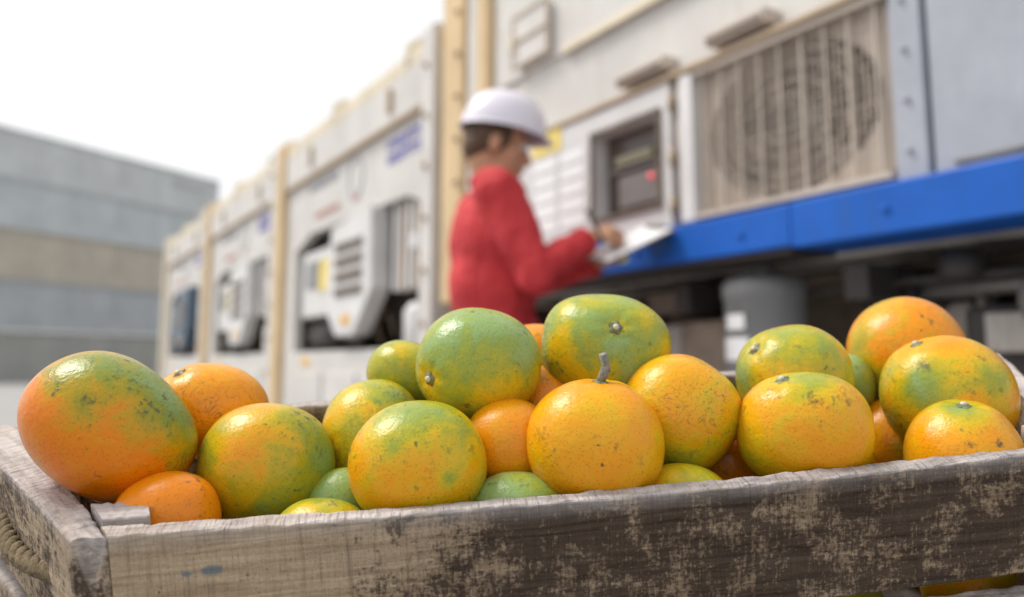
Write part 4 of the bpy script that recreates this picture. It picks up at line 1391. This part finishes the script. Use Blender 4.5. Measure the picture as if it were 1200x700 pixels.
F = [
 # px, py, w, h, v, roll(deg), stem(x,z), base, warm, blobs, scars, extra, label
 (136, 506, 224, 156, .084, -36, None, .16, 1.0, ((.85, .15, .55, .62), (.25, .85, .7, .55), (-.35, .75, .45, .35), (-.75, -.2, .5, -.18), (0, -.6, .6, -.14), (-.33, .28, .16, .35), (.5, .55, .4, .25)), ((-.33, .35, .09, .5), (-.05, .62, .10, .45), (-.3, .05, .08, .35)), dict(egg=-.05), 'largest tangerine, deep orange with green right side, leaning over the left rim'),
 (247, 482, 140, 112, .150, -8, (-.62, .70), .10, .25, (), (), {}, 'plain light orange tangerine behind the largest one at the left'),
 (313, 547, 162, 146, .091, -6, None, .42, .45, ((.75, .1, .45, .42), (-.85, .3, .35, .30), (.1, -.75, .5, .25), (-.25, .1, .35, -.25), (-.05, .85, .3, -.22)), ((.08, .0, .05, .4), (.75, .15, .12, .4), (-.45, -.1, .04, .4)), {}, 'mottled yellow green tangerine against the front board, left of the middle'),
 (196, 606, 130, 104, .046, 4, None, -.02, .72, (), (), {}, 'small deep orange tangerine low in the front left corner'),
 (440, 517, 126, 146, .125, 14, (-.86, -.15), .52, .15, ((.2, .75, .5, .12), (0, -.6, .5, -.05)), (), {}, 'yellow green tangerine with its stem button facing left'),
 (490, 544, 161, 148, .050, 2, None, .40, .15, ((-.1, .75, .50, .55), (.5, .6, .35, .3), (-.25, -.25, .4, -.22), (-.35, .2, .15, .3), (.4, -.2, .15, .3)), ((-.2, .45, .06, .45), (-.15, .75, .06, .45), (.1, .3, .05, .35)), {}, 'front tangerine with green top and orange belly, left of the pale orange stemmed one'),
 (478, 440, 98, 78, .165, -20, None, .72, .1, ((-.3, .7, .4, -.25),), ((-.5, -.2, .15, .4),), {}, 'small pale green tangerine peeping out at the back left of centre'),
 (561, 428, 147, 136, .108, -12, (-.76, -.20), .66, .1, ((0, .6, .75, .32), (.75, .3, .3, .15), (-.8, -.25, .3, -.38), (.3, -.55, .5, -.16), (.9, -.3, .3, -.3)), ((-.35, .3, .06, .5), (-.2, -.6, .1, .4)), {}, 'round green tangerine high in the middle below the red coverall'),
 (709, 409, 154, 126, .126, -6, (.18, .34), .62, .05, ((.1, .7, .6, .18), (.3, .0, .45, .28), (-.65, -.5, .5, -.30), (.95, -.25, .25, -.45), (.18, .34, .16, -.32), (-.75, .1, .3, -.15)), (), dict(p=2.3), 'topmost green tangerine with a stem button facing the camera'),
 (597, 521, 106, 104, .071, 0, None, .08, .28, ((-.6, .6, .3, .15),), (), {}, 'plain orange tangerine half hidden between two front ones in the middle'),
 (697, 519, 162, 150, .046, 0, (.12, .96), .08, .10, ((.2, .2, .4, .05), (-.8, -.2, .4, .12)), ((-.55, -.1, .05, .45), (-.8, .1, .06, .4), (-.85, -.3, .08, .35)), dict(twig=True), 'pale orange tangerine with a long dry stem, front and centre'),
 (608, 600, 122, 94, .036, 0, None, .86, .1, (), ((.1, .6, .15, .5), (-.5, .6, .12, .5)), {}, 'dark streaked green tangerine low behind the front board, centre'),
 (378, 634, 124, 98, .036, 0, None, .66, .15, ((-.4, .6, .3, -.3),), ((.2, .85, .2, .5),), {}, 'green tangerine barely showing over the front board, left of centre'),
 (797, 485, 141, 138, .077, -32, None, .18, .15, ((-.2, -.75, .5, .45), (-.3, .9, .2, .1)), ((-.5, .3, .12, .35), (-.2, .6, .1, .35), (.2, -.6, .12, .45), (-.3, -.1, .1, .3)), {}, 'orange tangerine with black flecks just right of the stemmed one'),
 (799, 596, 124, 104, .036, 0, None, .55, .2, ((-.3, .7, .3, -.15),), (), {}, 'yellow green tangerine top showing over the front board, right of centre'),
 (930, 443, 141, 124, .109, 8, (-.66, .52), .46, .2, ((-.1, .65, .55, .42), (-.85, .0, .4, .35), (0, -.5, .4, -.2), (.85, -.1, .3, .1)), ((-.3, .3, .08, .5), (.1, .5, .12, .45), (.5, .35, .08, .4)), {}, 'green shouldered tangerine with a pale shine on top, right of the middle, at the back'),
 (943, 505, 165, 134, .048, 4, (-.33, .82), .18, .20, ((.0, .85, .40, .50), (-.7, -.4, .35, .25), (-.2, -.8, .3, .2)), ((.12, .45, .14, .6), (.6, .4, .12, .5), (-.3, .7, .1, .4)), dict(p=2.25), 'orange tangerine with a grey green scar by its stem, on the front board'),
 (1064, 418, 143, 140, .163, 20, None, .26, .7, ((-.5, -.4, .5, .48), (.3, .75, .5, -.18), (-.7, .3, .25, .2), (0, -.8, .4, .35)), ((.25, .65, .05, .5), (.65, .0, .08, .3)), {}, 'orange topped tangerine at the back right of the heap'),
 (1110, 464, 164, 136, .089, 4, (-.42, .86), .36, .3, ((-.35, .15, .38, .52), (.62, .35, .28, .42), (.2, -.4, .4, .30), (.15, .85, .3, -.22), (.25, -.1, .2, -.3)), ((-.28, .45, .10, .6), (.52, .6, .10, .55), (.35, .05, .07, .5)), {}, 'tangerine with a large green patch at the right, above the one at the front edge'),
 (1130, 543, 148, 146, .040, 2, (.06, .93), .26, .3, ((.0, .85, .42, .48), (-.9, -.2, .35, .28)), ((.5, .35, .10, .5), (.1, .3, .08, .4), (.7, .5, .09, .4)), {}, 'tangerine with stem button on top, in the front right corner'),
 (1048, 520, 104, 104, .128, 0, None, .12, .3, ((.2, -.2, .3, .3),), (), {}, 'orange tangerine in the gap below the green patched one at the right'),
 (630, 426, 102, 94, .171, 0, None, .02, .3, (), (), {}, 'pale peach tangerine in the notch below the red coverall'),
 (850, 545, 112, 96, .101, 0, None, .04, .6, (), (), {}, 'deep orange tangerine in the gap right of the flecked one'),
 (404, 592, 92, 84, .070, 0, None, .80, .2, (), (), {}, 'shadowed green tangerine deep between the two left front ones'),
 (992, 452, 70, 74, .150, 0, None, .80, .1, (), (), {}, 'green tangerine sliver between the two back ones at the right'),
 (640, 476, 94, 94, .124, 0, None, .05, .4, (), (), {}, 'orange tangerine in the dark gap under the two topmost green ones'),
 (372, 540, 80, 76, .160, 0, None, .62, .1, (), (), {}, 'pale tangerine sliver in front of the back board at the left'),
]
placed = []
for i, (px, py, w, h, v, roll, stem, base, warm, blobs, scars, ex, lab) in enumerate(F):
    c, rx, rz = place(px, py, w, h, v)
    ry = (rx + rz) / 2
    fr = frame_at(px, py)
    fruit(100 + i, lab, c, fr, (rx, ry, rz), R(roll), stem, base, warm, blobs, scars, **ex)
    placed.append((inv @ c, (rx + ry + rz) / 3))
# the lower layers one glimpses through the slats and between the upper fruit
rg = random.Random(5)
low = []
for zc in (ZB + 0.034, ZB + 0.088):
    for k in range(2600):
        r_ = rg.uniform(0.029, 0.034)
        y = rg.uniform(TF + r_ + 0.001, CD - TF - r_ - 0.001)
        x = rg.uniform(0.022 + r_ + dl * y, CW - 0.022 - r_ + dr * y)
        z = zc + rg.uniform(-0.003, 0.004)
        p_ = Vector((x, y, z))
        if p_.z + r_ > -0.022: continue
        if (x < 0.075 + dl * y or x > CW - 0.075 + dr * y) and (y < 0.075 or y > CD - 0.075) and z > ZB + 0.06: continue
        if all((p_ - q_).length > (r_ + rq) * 0.95 for q_, rq in placed + low):
            low.append((p_, r_))
gap_row = sorted([i for i, (p_, r_) in enumerate(low) if p_.y < 0.07 and p_.z < ZB + 0.06 and p_.x > 0.30], key=lambda i: low[i][0].x)
gap_word = ['leftmost', 'second', 'third', 'fourth', 'fifth', 'sixth']
for i, (p_, r_) in enumerate(low):
    fr = Matrix.Rotation(rg.uniform(0, 6), 3, 'Z')
    lab = 'tangerine in the lower layers of the crate, mostly hidden by those above'
    if i in gap_row:
        lab = gap_word[gap_row.index(i)] + ' tangerine from the left in the slit below the front board, right half'
    fruit(300 + i, lab, crm @ p_, fr, (r_, r_, r_ * 0.9), rg.uniform(0, 0.6), None, rg.uniform(0.1, 0.8), rg.uniform(0.1, 0.7), ((.3, .5, .6, .3),), (), lowres=True, group='tangerines in the lower layers of the crate')
